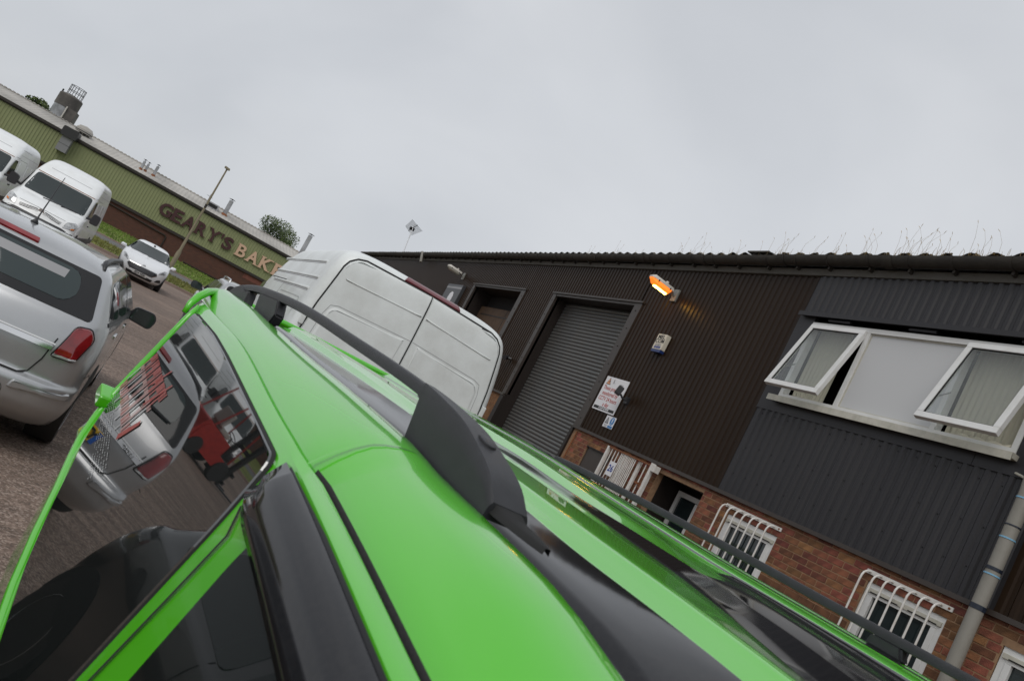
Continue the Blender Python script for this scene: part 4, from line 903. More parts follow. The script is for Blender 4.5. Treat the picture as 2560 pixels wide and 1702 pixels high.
for (y0, y1, bl) in ((6.895, 7.775, True), (4.69, 5.565, False)):
    L_ = 1.035; ang = math.asin(.30/L_)
    def place(o):
        o.location = (xo-.022-OX, (y0+y1)/2-OY, WZ1-.045); o.rotation_euler = (0, ang, 0)
    hw = (y1-y0)/2; mb = MB(); fr(mb, -hw, hw, -L_, 0, .068, -.030, .030); s = mb.build('open_light', UPVC, W, bevel=.006); place(s)
    mb = MB(); fr(mb, -hw+.066, hw-.066, -L_+.066, -.066, .010, -.020, .0); mb.build('glazing_gasket', SEAM, s)
    mb = MB(); mb.box(-.012, .012, -hw+.068, hw-.068, -L_+.068, -.068); p = mb.build('pane', MATS['clear_pane'] if 'clear_pane' in MATS else mat('clear_pane', (.80, .86, .86), .02, trans=.92, ior=1.25, spec=1.0), s)
    mb = MB(); mb.tube([(.02, hw-.03, -.75), (.16, hw-.035, -.55)], .008, 5); mb.build('window_stay', STEEL, s)
# ground floor windows with bar guards
def gwin(y0, y1, zt, nbars, bar0, bar1, guard=True):
    mb = MB(); fr(mb, y0, y1, .98, zt, .065, FX+.005, FX+.07); wn = iu(mb, 'barred_window' if guard else 'ground_window', UPVC, bevel=.004)
    mb = MB(); mb.box(FX-.012, FX+.01, y0+.02, y1-.02, zt-.10, zt-.055); mb.box(FX-.006, FX+.006, y0+.04, (y0+y1)/2-.05, zt-.073, zt-.067); mb.box(FX-.006, FX+.006, (y0+y1)/2+.05, y1-.04, zt-.073, zt-.067); sub(mb, 'trickle_vent', SILLM, wn, bevel=.004)
    mb = MB()
    for k in range(2): mb.box(FX-.0135, FX-.011, y0+.06+k*(y1-y0)*.48, y0+(y1-y0)*(.42+.5*k), zt-.100, zt-.088)
    sub(mb, 'vent_slot', SEAM, wn)
    mb = MB(); fr(mb, y0+.055, y1-.055, 1.03, zt-.075, .055, FX+.0, FX+.06); sub(mb, 'sash', UPVC, wn, bevel=.004)
    mb = MB(); mb.box(FX+.035, FX+.045, y0+.10, y1-.10, 1.07, zt-.12); sub(mb, 'pane', mat('ground_pane', (.012, .02, .022), .03, spec=.6) if 'ground_pane' not in MATS else MATS['ground_pane'], wn)
    if guard:
        mb = MB(); mb.box(FX-.022, FX-.012, bar0, bar1, 2.128, 2.172); gd = sub(mb, 'guard_strap', BARW, wn)
        mb = MB(); 
        for y in (bar0+.035, bar1-.035): mb.lathe([(.012, FX-.024), (.009, FX-.030)], 'X', (0, y, 2.15), 8)
        sub(mb, 'strap_bolts', RUST, wn)
        mb = MB(); mb.box(FX-.022, FX-.012, bar0, bar1, .90, .94); sub(mb, 'guard_strap', BARW, wn)
        for k in range(nbars):
            y = bar1-.05-(bar1-bar0-.16)*k/(nbars-1); mb = MB()
            pts = [(FX-.018, y, 2.148), (FX-.05, y, 2.150), (FX-.085, y, 2.140), (FX-.112, y, 2.118), (FX-.126, y, 2.085), (FX-.13, y, 2.04), (FX-.13, y, 1.5), (FX-.13, y, 1.02), (FX-.10, y, .94), (FX-.018, y, .92)]
            mb.tube(pts, .0108, 8); sub(mb, 'guard_bar', BARW, wn, smooth=True)
    return wn
gwin(6.83, 7.712, 2.058, 7, 6.803, 7.795); gwin(4.645, 5.520, 2.064, 7, 4.615, 5.572); gwin(3.15, 4.112, 2.07, 0, 0, 0, False)
# recessed doorway, white door, and brown flap door
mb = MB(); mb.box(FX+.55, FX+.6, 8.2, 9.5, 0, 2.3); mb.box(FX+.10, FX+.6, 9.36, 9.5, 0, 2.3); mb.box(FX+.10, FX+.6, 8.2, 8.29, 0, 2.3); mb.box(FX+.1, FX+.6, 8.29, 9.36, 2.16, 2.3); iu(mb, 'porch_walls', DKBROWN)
mb = MB(); fr(mb, 8.30, 9.33, 0, 2.07, .07, FX+.44, FX+.5); dr = iu(mb, 'entrance_door', UPVC)
mb = MB(); fr(mb, 8.38, 8.83, .05, 1.99, .10, FX+.40, FX+.45); sub(mb, 'door_leaf', UPVC, dr, bevel=.004)
mb = MB(); mb.box(FX+.43, FX+.44, 8.47, 8.75, .15, 1.90); mb.box(FX+.47, FX+.48, 8.85, 9.27, .1, 1.99); sub(mb, 'door_glass', MATS['ground_pane'], dr)
mb = MB(); mb.box(FX+.02, FX+.05, 10.66, 11.45, .9, 2.045); fd = iu(mb, 'flap_door', BROWNF)
mb = MB(); mb.box(FX-.015, FX+.05, 10.66, 11.45, 2.045, 2.062); mb.box(FX-.012, FX-.002, 10.64, 10.66, .9, 2.06); sub(mb, 'flap_frame', DKBROWN, fd)
# conduit by the brick pier
mb = MB(); mb.tube([(FX-.02, 11.955, 0), (FX-.02, 11.955, 1.9), (FX-.02, 11.95, 2.2)], .018, 6); iu(mb, 'conduit', RUST)
# rain pipe with tape and straps
dp = MB(); px, py = FX-.13, 4.352
dp.tube([(px, 4.33, 0), (px, py, 1.6), (px, 4.37, 3.36), (px, 4.38, 3.44), (px, 4.40, 5.60)], .062, 16); P = iu(dp, 'rain_pipe', PIPE, smooth=True)
for z in (1.0, 4.5):
    mb = MB(); mb.tube([(px, 4.352+(z-1.6)*.0103*(z > 1.6), z), (px, 4.354+(z-1.6)*.0103*(z > 1.6), z+.16)], .066, 16); sub(mb, 'pipe_joint', PIPE, P, smooth=True)
for z, d in ((2.235, .045), (2.60, .03), (3.02, .012)):
    y = 4.352+(z-1.6)*.0103; mb = MB(); mb.tube([(px, y, z), (px, y, z+d)], .0665, 16); sub(mb, 'black_tape', TAPE, P)
for z in (2.555, 2.90, 3.28):
    y = 4.352+(z-1.6)*.0103; mb = MB(); mb.tube([(px, y, z), (px, y, z+.013)], .0668, 16); sub(mb, 'blue_strap', BLUEST, P)
mb = MB(); mb.tube([(FX-.03, 4.60, 3.52), (FX-.06, 4.52, 3.50), (FX-.05, 4.42, 3.47)], .012, 6); sub(mb, 'pipe_clip', SILLM, P)

# ------------------------------------------------------------------ things fixed to the unit
def wall_lamp(y, z, lit, label):
    t = thing('wall_lamp', label, 'lamp', (FX, y, z), 0, 'bulkhead lamps on arms on the brown cladding')
    mb = MB(); mb.box(-.06, -.016, -.07, .07, -.11, .11); mb.build('bracket', LAMPG, t, bevel=.012)
    mb = MB(); mb.tube([(-.05, 0, -.02), (-.16, 0.0, .03)], .028, 8); mb.build('arm', LAMPG, t)
    ax = Vector((-.99, 0.03, .06)).normalized(); a0 = Vector((-.13, .0, .02)); up_ = Vector((0, 0, 1)); n = (up_-ax*up_.dot(ax)).normalized(); s = ax.cross(n)
    def sec(mb, stations, hi, lo):
        rows = []
        for d, w_, h_ in stations:
            c = a0+ax*d; rows.append([c+s*w_*q[0]+n*(h_*q[1] if q[1] > 0 else lo*h_*-q[1]*-1) for q in hi])
        mb.grid(rows); k = len(hi); mb.f.append(tuple(range(k))); mb.mi.append(0); mb.f.append(tuple((len(rows)-1)*k+i for i in range(k))); mb.mi.append(0)
    L_ = .47
    top = [(1, 0), (.92, .6), (.55, 1), (-.55, 1), (-.92, .6), (-1, 0), (1, 0)]
    bot = [(1, 0), (.95, -.6), (.5, -1), (-.5, -1), (-.95, -.6), (-1, 0), (1, 0)]
    mb = MB(); sec(mb, [(.0, .055, .05), (.03, .085, .065), (L_-.03, .085, .065), (L_+.02, .05, .03)], top, 1); sharp(mb.build('housing', LAMPW, t), 40)
    mb = MB(); sec(mb, [(.04, .05, .03), (.07, .08, .085), (L_-.06, .08, .085), (L_+.012, .045, .025)], bot, 1); lens = sharp(mb.build('lens', LENSO if lit else LENSC, t), 40)
    mb = MB(); mb.tube([a0+ax*.02+n*.07+s*.0, a0+ax*.02+n*.10], .022, 8) if False else mb.tube([a0+ax*.16+n*.06, a0+ax*.16+n*.105], .026, 10); mb.build('photocell', LAMPW, t)
    mb = MB()
    for d in (.10, .36):
        mb.box(0, .0, 0, 0, 0, 0) if False else mb.tube([a0+ax*d+s*.087+n*-.02, a0+ax*d+s*.092+n*.02], .010, 5); mb.tube([a0+ax*d-s*.087+n*-.02, a0+ax*d-s*.092+n*.02], .010, 5)
    mb.build('lens_clip', SEAM, t)
    if lit:
        mb = MB(); mb.tube([a0+ax*.09-n*.078, a0+ax*.36-n*.078], [.036, .036], 10); mb.build('glowing_tube', TUBE, t, smooth=True)
    return t
wall_lamp(11.07, 4.97, True, 'lit orange bulkhead lamp on the brown cladding right of the roller door')
wall_lamp(21.95, 4.97, False, 'unlit pale bulkhead lamp on the brown cladding above the far door')
# alarm box
t = thing('alarm_box', 'ivory alarm bell box with navy base on the brown cladding', 'alarm box', (FX-.016, 10.76, 4.08))
mb = MB(); mb.prism(rpoly([(-.13, -.12), (.13, -.12), (.13, .155), (-.13, .155)], .012, 3), 'X', -.085, -.0); b = mb.build('casing', IVORY, t, bevel=.006)
mb = MB(); mb.prism([(-.128, -.165), (.128, -.165), (.13, -.122), (-.13, -.122)], 'X', -.083, 0); mb.build('strobe_lens', NAVY, t)
mb = MB(); mb.tube([(-.04, 0, -.165), (-.04, 0, -.20)], .015, 6); mb.build('bulb_holder', SEAM, t)
for s_, z, sz, m in (('MEL', .10, .095, INK), ('COM', .025, .095, INK), ('01664', -.04, .055, SIGNGY), ('454008', -.085, .055, MATS.get('number_blue'))):
    text('lettering', s_, sz, m, b, (-.087, 0.0, z), (math.pi/2, 0, -math.pi/2), .0006, .002, sx=1.12)
# CCTV sign
SY0, SY1, SZ0, SZ1 = 11.130, 11.864, 2.690, 3.320
t = thing('cctv_sign', 'white sign with red text beside the roller door, a floodlight hanging in front of it', 'sign', (FX-.022, (SY0+SY1)/2, (SZ0+SZ1)/2))
hw, hh = (SY1-SY0)/2, (SZ1-SZ0)/2
mb = MB(); mb.box(-.004, .004, -hw, hw, -hh, hh); bd = mb.build('board', SIGNW, t)
RT = (math.pi/2, 0, -math.pi/2)
for s_, z in (('These premises', .105), ('monitored by', .005), ('CCTV 24 hours', -.095), ('a day', -.190)):
    text('lettering', s_, .105, SIGNRED, bd, (-.0055, 0.02 if s_ != 'a day' else 0, z), RT, .0004, .0012, sx=.88)
mb = MB(); mb.box(-.0055, -.004, -hw+.03, hw-.03, -hh+.025, -hh+.075); mb.build('black_band', INK, bd)
text('lettering', '01664 454008', .055, SIGNW, bd, (-.0062, 0, -hh+.05), RT, .0003, .001, sx=1.05)
def tri(mb, cy, cz, w_, h_, x): mb.add([(x, cy-w_/2, cz-h_/2), (x, cy+w_/2, cz-h_/2), (x, cy, cz+h_/2)], [(0, 1, 2)])
mb = MB(); tri(mb, .235, .235, .15, .13, -.0052); w1 = mb.build('warning_triangle', INK, bd); mb = MB(); tri(mb, .235, .231, .118, .098, -.0058); mb.build('triangle_field', SIGNOR, bd)
mb = MB(); mb.box(-.0064, -.0058, .215, .25, .205, .225); mb.box(-.0064, -.0058, .205, .225, .225, .25); mb.build('camera_symbol', INK, bd)
mb = MB(); mb.tube([(-.006, .10, .28), (-.006, .085, .20), (-.006, .075, .285), (-.006, .06, .22), (-.006, .03, .215)], .004, 4); mb.build('logo_strokes', SIGNGY, bd)
text('lettering', 'con', .075, SIGNGY, bd, (-.0055, -.20, .215), RT, .0003, .001)
# hazard sign
t = thing('hazard_sign', 'small white and blue safety sign below the CCTV sign', 'sign', (FX-.022, 11.14, 2.566))
mb = MB(); mb.box(-.004, .004, -.151, .151, -.103, .103); bd = mb.build('board', SIGNW, t)
mb = MB(); mb.add([(-.0055, -.075+.062*math.cos(a), .025+.072*math.sin(a)) for a in [2*math.pi*i/24 for i in range(24)]], [tuple(range(24))]); mb.build('blue_disc', SIGNBL, bd)
mb = MB(); mb.prism(rpoly([(-.084, .0), (-.066, .0), (-.062, .075), (-.088, .075)], .006, 2), 'X', -.0064, -.0056); mb.lathe([(.0, -.0064), (.009, -.0060), (.009, -.0056)], 'X', (0, -.075, -.022), 10); mb.build('exclamation_mark', SIGNW, bd)
mb = MB(); tri(mb, .075, .025, .115, .12, -.0052); mb.build('warning_triangle', INK, bd); mb = MB(); tri(mb, .075, .019, .086, .088, -.0058); mb.build('triangle_field', SIGNGY, bd)
mb = MB(); mb.box(-.0056, -.0050, -.145, -.005, -.098, -.055); mb.build('blue_band', SIGNBL, bd)
mb = MB()
for k in range(3): mb.box(-.0055, -.0048, .02, .13-.02*k, -.062-.016*k, -.054-.016*k)
mb.build('print_lines', SIGNGY, bd)
# floodlight in front of the CCTV sign
t = thing('floodlight', 'small black floodlight on a wall bracket in front of the CCTV sign', 'floodlight', (FX-.016, 10.93, 3.0))
mb = MB(); mb.box(-.05, -.0, -.05, .05, -.06, .06); mb.build('wall_plate', BLACKP, t, bevel=.008)
mb = MB(); mb.tube([(-.04, .0, .0), (-.12, .03, .01), (-.16, .05, .05)], .018, 6); mb.build('bracket', BLACKP, t)
m = Matrix.Translation((-.20, .07, .09)) @ Matrix.Rotation(R(-32), 4, 'Z') @ Matrix.Rotation(R(12), 4, 'Y')
mb = MB(); mb.prism(rpoly([(-.10, -.075), (.10, -.075), (.10, .075), (-.10, .075)], .015, 3), 'X', -.05, .05); o = mb.build('lamp_body', BLACKP, t, bevel=.01); o.matrix_local = m
mb = MB(); mb.box(-.053, -.050, -.085, .085, -.06, .06); o2 = mb.build('lamp_glass', LENSC, o)
# dome light left of the first door
t = thing('security_camera', 'small dark camera on the door jamb left of the roller shutter', 'camera', (FX-.036, 15.95, 3.06))
mb = MB(); mb.tube([(0, 0, 0), (-.10, .05, -.02)], .03, 8); mb.tube([(-.06, .10, .0), (-.20, -.06, -.05)], .05, 10); mb.build('camera_body', BLACKP, t, bevel=0)
# dark sign board with a white flower emblem
t = thing('emblem_sign', 'dark grey sign board with white flower emblem left of the far door', 'sign', (FX-.02, 21.97, 4.22))
mb = MB(); mb.box(-.10, .004, -.68, .68, -.44, .44); bd = mb.build('board', DKBOARD, t, bevel=.01)
mb = MB(); mb.box(-.104, -.10, -.66, .66, .30, .36); mb.build('painted_top_highlight', SIGNGY, bd)  # grey strip painted in as a highlight near the board's top
mb = MB()
for k in range(9):
    a = 2*math.pi*k/9; mb.lathe([(0, -.108), (.075, -.104), (.075, -.100)], 'X', (0, -.05+.13*math.cos(a), .0+.13*math.sin(a)), 10)
mb.lathe([(0, -.110), (.09, -.106), (.09, -.100)], 'X', (0, -.05, 0), 12); mb.build('flower_emblem', SIGNW, bd)
# white steel gate across the doorway bay, and its number board
t = thing('security_gate', 'white steel bar gate folded open against the brickwork, rusty at the latch', 'gate', (FX-.12, 10.0, 0))
mb = MB(); mb.box(-.025, .025, .615, .665, .2, 2.20); mb.build('gate_stile', BARW, t)
mb = MB(); mb.box(-.025, .025, -.635, -.575, .2, 2.235); mb.build('gate_stile', BARW, t)
mb = MB(); mb.box(-.02, .02, -.575, .615, 2.185, 2.205); mb.build('gate_rail', RUST, t); mb = MB(); mb.box(-.02, .02, -.575, .615, .3, .34); mb.build('gate_rail', BARW, t)
ys_ = [.53, .43, .34, .245, .205, .16, .125, .085, .05, .01, -.03, -.075, -.115, -.16, -.45]
for i, y in enumerate(ys_):
    mb = MB(); mb.tube([(0, y, .32), (0, y, 2.185)], .0095, 6); mb.build('gate_bar', BARW, t)
for y, w_ in ((.225, .022), (-.235, .035)):
    mb = MB(); mb.box(.03, .06, y-w_, y+w_, .2, 2.18); mb.build('folded_leaf', BARW, t)
mb = MB(); mb.box(-.03, .03, -.50, -.40, 1.86, 1.89); mb.box(-.03, .02, -.58, -.56, 1.80, 1.90); mb.build('latch', RUST, t)
mb = MB(); mb.box(-.03, .06, -.72, -.635, 2.12, 2.22); mb.build('hinge_block', BARW, t)
t = thing('number_board', 'small white board with blue number 26 hung on the gate bars', 'sign', (FX-.16, 10.28, 1.885))
mb = MB(); mb.box(-.004, .004, -.085, .085, -.115, .115); bd = mb.build('board', SIGNW, t)
text('lettering', '26', .15, NUMBL, bd, (-.006, 0, 0), RT, .0006, .003, sx=.95)
# TV aerial on the roof
t = thing('tv_aerial', 'television aerial on a leaning pole above the far end of the brown roof', 'aerial', (FX+.15, 31.0, 5.75))
mb = MB(); mb.tube([(0, 0, -.3), (0, .6, .9), (0, .9, 1.5)], .02, 6); mb.build('pole', GALV, t)
mb = MB(); mb.tube([(.0, .30, 1.42), (.0, 1.30, 1.18)], .014, 5)
for k in range(11): 
    y = .35+.09*k; z = 1.41-.022*k; mb.tube([(-.30+.008*k, y, z+.10), (.30-.008*k, y, z-.10)], .008, 4)
mb.build('aerial_rods', SEAM, t)
mb = MB(); mb.box(-.1, .1, .84, .92, 1.2, 1.32); mb.build('aerial_mount', SEAM, t)
t = thing('vent_cowl', 'small grey pipe cowl poking out of the gutter at the far end', 'pipe', (FX-.2, 26.6, 5.5)); mb = MB(); mb.tube([(0, 0, -.2), (-.05, .25, .18)], .05, 8); mb.build('pipe', PIPE, t)
# dry grass growing in the gutter
mb = MB(); rn = random.Random(21)
tufts = [(12.6, .3, 5), (11.1, .9, 34), (10.4, .5, 10), (9.9, .6, 12), (8.9, .5, 26), (8.4, .5, 8), (7.9, .5, 18), (7.35, .4, 10), (6.95, .4, 16), (6.7, .35, 14), (6.5, .3, 12), (6.2, .4, 16), (5.95, .3, 12), (5.75, .3, 14), (5.45, .1, 3), (5.28, .2, 10), (4.9, .12, 5), (13.5, .2, 5), (14.6, .3, 8)]
for yc, sp, n in tufts:
    for i in range(n):
        y = yc+rn.gauss(0, sp*.35); x = gx+rn.uniform(-.07, .08); h = rn.choice([rn.uniform(.03, .11), rn.uniform(.03, .11), rn.uniform(.03, .12), rn.uniform(.15, .36)]); lean = rn.uniform(-.5, .5)*h; lx = rn.uniform(-.25, .25)*h
        base = Vector((x, y, gz-.02)); p = [base, base+Vector((lx*.3, lean*.3, .05+h*.6)), base+Vector((lx, lean, .05+h))]
        r = .0018 if h > .14 else .0028; mb.tube(p, [r, r*.8, r*.5], 3, caps=False)
        if h > .15:
            e = p[-1]; mb.tube([e, e+Vector((0, lean*.12+.012, .022)), e+Vector((0, lean*.25+.02, .040))], [.0022, .0034, .0005], 3, caps=False)
e = Vector((gx, 5.10, gz)); mb.tube([e, e+Vector((0, .01, .35)), e+Vector((0, .06, .60)), e+Vector((0, .13, .64))], [.003, .0025, .002, .003], 3)
o = mb.build('gutter_grass', DRYG, fix=False); o['kind'] = 'stuff'; o['label'] = 'dry yellow grass and seed heads growing out of the gutter'; o['category'] = 'grass'

# ------------------------------------------------------------------ bakery hall across the road
BY = 65.0; BX0, BX1 = -46.0, 16.0; EZ, CBZ, BZ = 5.20, 2.73, .80
BK_ = thing('bakery_hall', 'long green clad hall with dark brick base across the road, pale sheet roof', 'building', (-10, BY+10, 0))
def bk(mb, name, m, **k):
    mb.v = [(x+10, y-BY-10, z) for x, y, z in mb.v]; return mb.build(name, m, BK_, **k)
# cladding: corrugated
mb = MB(); P = []; x = BX0; pit = .215
while x < BX1:
    for f, h in ((0, 0), (.42, 0), (.55, 1), (.87, 1)): P.append((x+f*pit, h))
    x += pit
mb.grid([[(a, BY-.032*h, z) for a, h in P] for z in (CBZ, EZ)]); bk(mb, 'green_cladding', GREENCL, fix=False)
mb = MB(); mb.box(BX0, BX1, BY+.05, BY+.3, CBZ-.02, EZ); bk(mb, 'wall_frame', BROWNTR)
mb = MB(); mb.box(BX0, BX1, BY+.10, BY+.5, 0, CBZ-.02); bk(mb, 'brick_wall', FARBRICK, fix=True)
mb = MB(); mb.box(BX0, BX1, BY-.04, BY+.12, CBZ-.20, CBZ-.0); bk(mb, 'cladding_trim', BROWNTR)
mb = MB(); mb.box(BX0, BX1, BY-.20, BY-.0, EZ-.03, EZ+.16); mb.box(BX0, BX1, BY-.1, BY, EZ-.12, EZ-.03); bk(mb, 'eaves_gutter', BROWNTR)
mb = MB(); mb.tube([(-1.6, BY+.03, .8), (-1.6, BY+.03, 2.05), (-1.75, BY+.03, 2.15), (-9.0, BY+.03, 2.42)], .05, 6); mb.tube([(.3, BY+.03, 1.02), (7.0, BY+.03, 1.02)], .04, 6); bk(mb, 'wall_pipe', BROWNTR)
mb = MB(); mb.box(4.6, 9, BY+.085, BY+.10, 2.10, 2.5); bk(mb, 'patched_brickwork', mat('patched_brick', (.15, .055, .04), .9, var=.25, vscale=3))
# roof, sheet by sheet colour comes from weathering; shallow corrugation
RS = .20; RD = 4.7
mb = MB(); P = []; x = BX0
while x < BX1: P += [(x, 0), (x+.15, 1)]; x += .30
mb.grid([[(a, BY-.15+d, EZ+.12+d*RS+.04*h) for a, h in P] for d in (0, RD*.5, RD, )]); bk(mb, 'roof_sheeting', SHEETR, fix=False)
mb = MB(); mb.box(BX0, BX1, BY+RD-.2, BY+RD+.3, EZ+.10+RD*RS, EZ+.20+RD*RS)
x = BX0
while x < BX1: mb.box(x, x+.14, BY+RD-.3, BY+RD+.2, EZ+.14+RD*RS, EZ+.235+RD*RS); x += .30
bk(mb, 'ridge_capping', SHEETR)
mb = MB(); mb.box(BX0, BX1, BY+RD, BY+RD+14, 0, EZ+.05+RD*RS-.8); bk(mb, 'hall_core', BROWNTR)
# roof plant: flues with red bases, boxes, domed vent, duct
for x, yb, zb, zt, r, red in ((-5.55, 66.7, 5.62, 6.42, .10, 1), (-5.25, 67.0, 5.68, 6.40, .09, 1), (-4.60, 66.9, 5.66, 6.58, .11, 1), (1.19, 67.2, 5.72, 7.10, .17, 1), (8.0, 68.4, 5.9, 7.95, .19, 0)):
    mb = MB(); mb.tube([(x, yb, zb), (x, yb, zt)], r, 10); f = bk(mb, 'roof_flue', GALV)
    mb = MB(); mb.lathe([(r*2.0, zb-.02), (r*1.1, zb+.22)], 'Z', (x+10, yb-BY-10, 0), 10); mb.build('flue_base', RUST if red else GALV, f)
    mb = MB(); mb.lathe([(r*1.7, zt+.10), (0, zt+.17)], 'Z', (x+10, yb-BY-10, 0), 10); mb.tube([(x+10, yb-BY-10, zt), (x+10, yb-BY-10, zt+.12)], .02, 4); mb.build('flue_cowl', SEAM, f)
mb = MB(); mb.box(-.3, .62, 66.9, 68.2, 5.75, 6.22); b = bk(mb, 'roof_vent_box', SIGNGY)
mb = MB(); mb.box(-.2+10, .5+10, 66.88-75, 66.91-75, 5.85, 6.12); mb.build('vent_louvre', SEAM, b)
mb = MB(); mb.tube([(-.38, 67.0, 5.8), (-.38, 67.0, 6.75)], .03, 5); mb.tube([(-.6, 67.0, 6.55), (-.15, 67.0, 6.5)], .02, 4); bk(mb, 'roof_mast', GALV)
mb = MB(); mb.lathe([(.62, 6.05), (.62, 6.30), (.45, 6.52), (.0, 6.62)], 'Z', (-10.15, 67.8, 0), 18); sharp(bk(mb, 'domed_roof_vent', SHEETR), 30)
mb = MB(); mb.lathe([(.63, 6.10), (.63, 6.16)], 'Z', (-10.15, 67.8, 0), 18); bk(mb, 'vent_gap', DUCTD)
mb = MB(); mb.prism(rpoly([(-10.85, 5.02), (-9.78, 5.02), (-9.78, 5.72), (-10.85, 5.72)], .14, 3), 'Y', BY-.9, BY+.4); bk(mb, 'duct_head', DUCTD)
mb = MB(); mb.prism([(-10.66, 3.93), (-9.96, 3.93), (-9.96, 5.03), (-10.66, 5.03)], 'Y', BY-.75, BY-.06); bk(mb, 'duct_drop', DUCTG)
mb = MB(); mb.box(-10.664, -9.956, BY-.755, BY-.06, 4.45, 4.48); bk(mb, 'duct_joint', DUCTD)
# sign letters
sg = thing('wall_sign', 'raised maroon and cream lettering reading Gearys Bakery on the green hall', 'sign', (2, BY-.12, 3.88))
def letter(ch, cx, cz, m, h=1.0, wd=.88):
    n0 = 'letter_'+{"'": 'apostrophe'}.get(ch, ch.lower())
    c = bpy.data.curves.new(n0, 'FONT'); c.body = ch; c.size = h*1.36; c.extrude = .05; c.offset = .028 if ch in 'B' else .042; c.align_x = 'CENTER'; c.align_y = 'CENTER'
    o = bpy.data.objects.new(n0, c); col.objects.link(o); me = bpy.data.meshes.new_from_object(o.evaluated_get(bpy.context.evaluated_depsgraph_get())); bpy.data.objects.remove(o); bpy.data.curves.remove(c)
    xs = [v.co.x for v in me.vertices]; ysv = [v.co.y for v in me.vertices]; mx_, my_ = (min(xs)+max(xs))/2, (min(ysv)+max(ysv))/2; sx = wd/(max(xs)-min(xs)); sy = (h if ch != "'" else h*.42)/(max(ysv)-min(ysv))
    bm = bmesh.new(); bm.from_mesh(me)
    for v in bm.verts: v.co = Vector(((v.co.x-mx_)*sx, (v.co.y-my_)*sy, v.co.z))
    def bar(x0, x1, y0, y1):
        r = bmesh.ops.create_cube(bm, size=1)
        for v in r['verts']: v.co = Vector(((x0+x1)/2+v.co.x*(x1-x0), (y0+y1)/2+v.co.y*(y1-y0), v.co.z*.098))
    H2 = h/2; s_ = .075; W2 = wd/2
    if ch in 'EB': bar(-W2-.07, -W2+.30, -H2, -H2+s_); bar(-W2-.07, -W2+.30, H2-s_, H2)
    if ch in 'AKR':
        for a in (-1, 1): bar(a*(W2-.10)-.17, a*(W2-.10)+.17, -H2, -H2+s_)
        if ch in 'KR': bar(-W2-.07, -W2+.30, H2-s_, H2)
        if ch == 'K': bar(W2-.28, W2+.06, H2-s_, H2)
    if ch == 'Y':
        for a in (-1, 1): bar(a*(W2-.10)-.17, a*(W2-.10)+.17, H2-s_, H2)
        bar(-.19, .19, -H2, -H2+s_)
    if ch == 'G': bar(W2-.30, W2+.08, -.08, -.0)
    bm.to_mesh(me); bm.free(); me.materials.clear(); me.materials.append(m)
    o = link(n0, me, None, sg, (cx-2, 0, cz-3.88)); o.rotation_euler = (math.pi/2, 0, 0); return o
for ch, x, wd in (('G', -2.52, .92), ('E', -1.62, .74), ('A', -.70, .90), ('R', .28, .80), ('Y', 1.24, .88), ("'", 1.86, .16), ('S', 2.42, .74)):
    letter(ch, x, 3.87 if ch != "'" else 4.18, LETTERM, 1.0, wd)
for ch, x, wd in (('B', 3.58, .72), ('A', 4.56, .90), ('K', 5.62, .88), ('E', 6.66, .72), ('R', 7.62, .80), ('Y', 8.62, .88)):
    letter(ch, x, 3.87, LETTERC, .98, wd)
# silo
t = thing('silo', 'round storage silo with dark upper half and a railed top behind the green hall', 'silo', (-15.9, 90, 0))
mb = MB(); mb.lathe([(1.05, 0), (1.05, 8.75)], 'Z', (0, 0, 0), 28); sharp(mb.build('lower_shell', GALV, t), 40)
mb = MB(); mb.lathe([(1.09, 8.75), (1.09, 9.95), (1.0, 10.05), (.3, 10.2), (0, 10.22)], 'Z', (0, 0, 0), 28); sharp(mb.build('upper_shell', SILOD, t), 40)
mb = MB(); mb.box(.1, 1.2, -1.0, .9, 6, 8.85); mb.build('side_casing', SILOD, t); mb = MB(); mb.tube([(.28, -1.12, 6.5), (.28, -1.12, 8.9)], .07, 6); mb.build('fill_pipe', LAMPW, t)
rl = MB(); 
for k in range(9):
    a = 2*math.pi*k/9; rl.tube([(.15+.72*math.cos(a), .72*math.sin(a), 10.05), (.15+.72*math.cos(a), .72*math.sin(a), 11.15)], .028, 4)
for z in (10.6, 11.13): rl.tube([(.15+.72*math.cos(a), .72*math.sin(a), z) for a in [2*math.pi*i/18 for i in range(19)]], .025, 4)
rl.build('top_railing', SEAM, t); mb = MB(); mb.tube([(-.9, -.3, 9.9), (-.9, -.3, 10.3)], .08, 6); mb.build('level_gauge', SEAM, t)
# street lamp
t = thing('street_lamp', 'tall brown concrete lamp post in front of the lettering on the hall', 'street lamp', (-.22, 50.45, 0))
mb = MB(); mb.lathe([(.135, .55), (.135, 1.55), (.085, 1.75), (.07, 3.5), (.045, 7.28)], 'Z', (0, 0, 0), 12); sharp(mb.build('post', POSTM, t), 30)
mb = MB(); mb.tube([(0, 0, 7.22), (-.02, 0, 7.34)], .05, 8); mb.prism(rpoly([(-.19, 7.30), (.16, 7.26), (.16, 7.38), (-.16, 7.42)], .04, 3), 'Y', -.13, .13); mb.build('lantern', POSTM, t)
mb = MB(); mb.lathe([(.072, 4.62), (.072, 4.85)], 'Z', (0, 0, 0), 10); mb.build('post_band', BROWNTR, t)
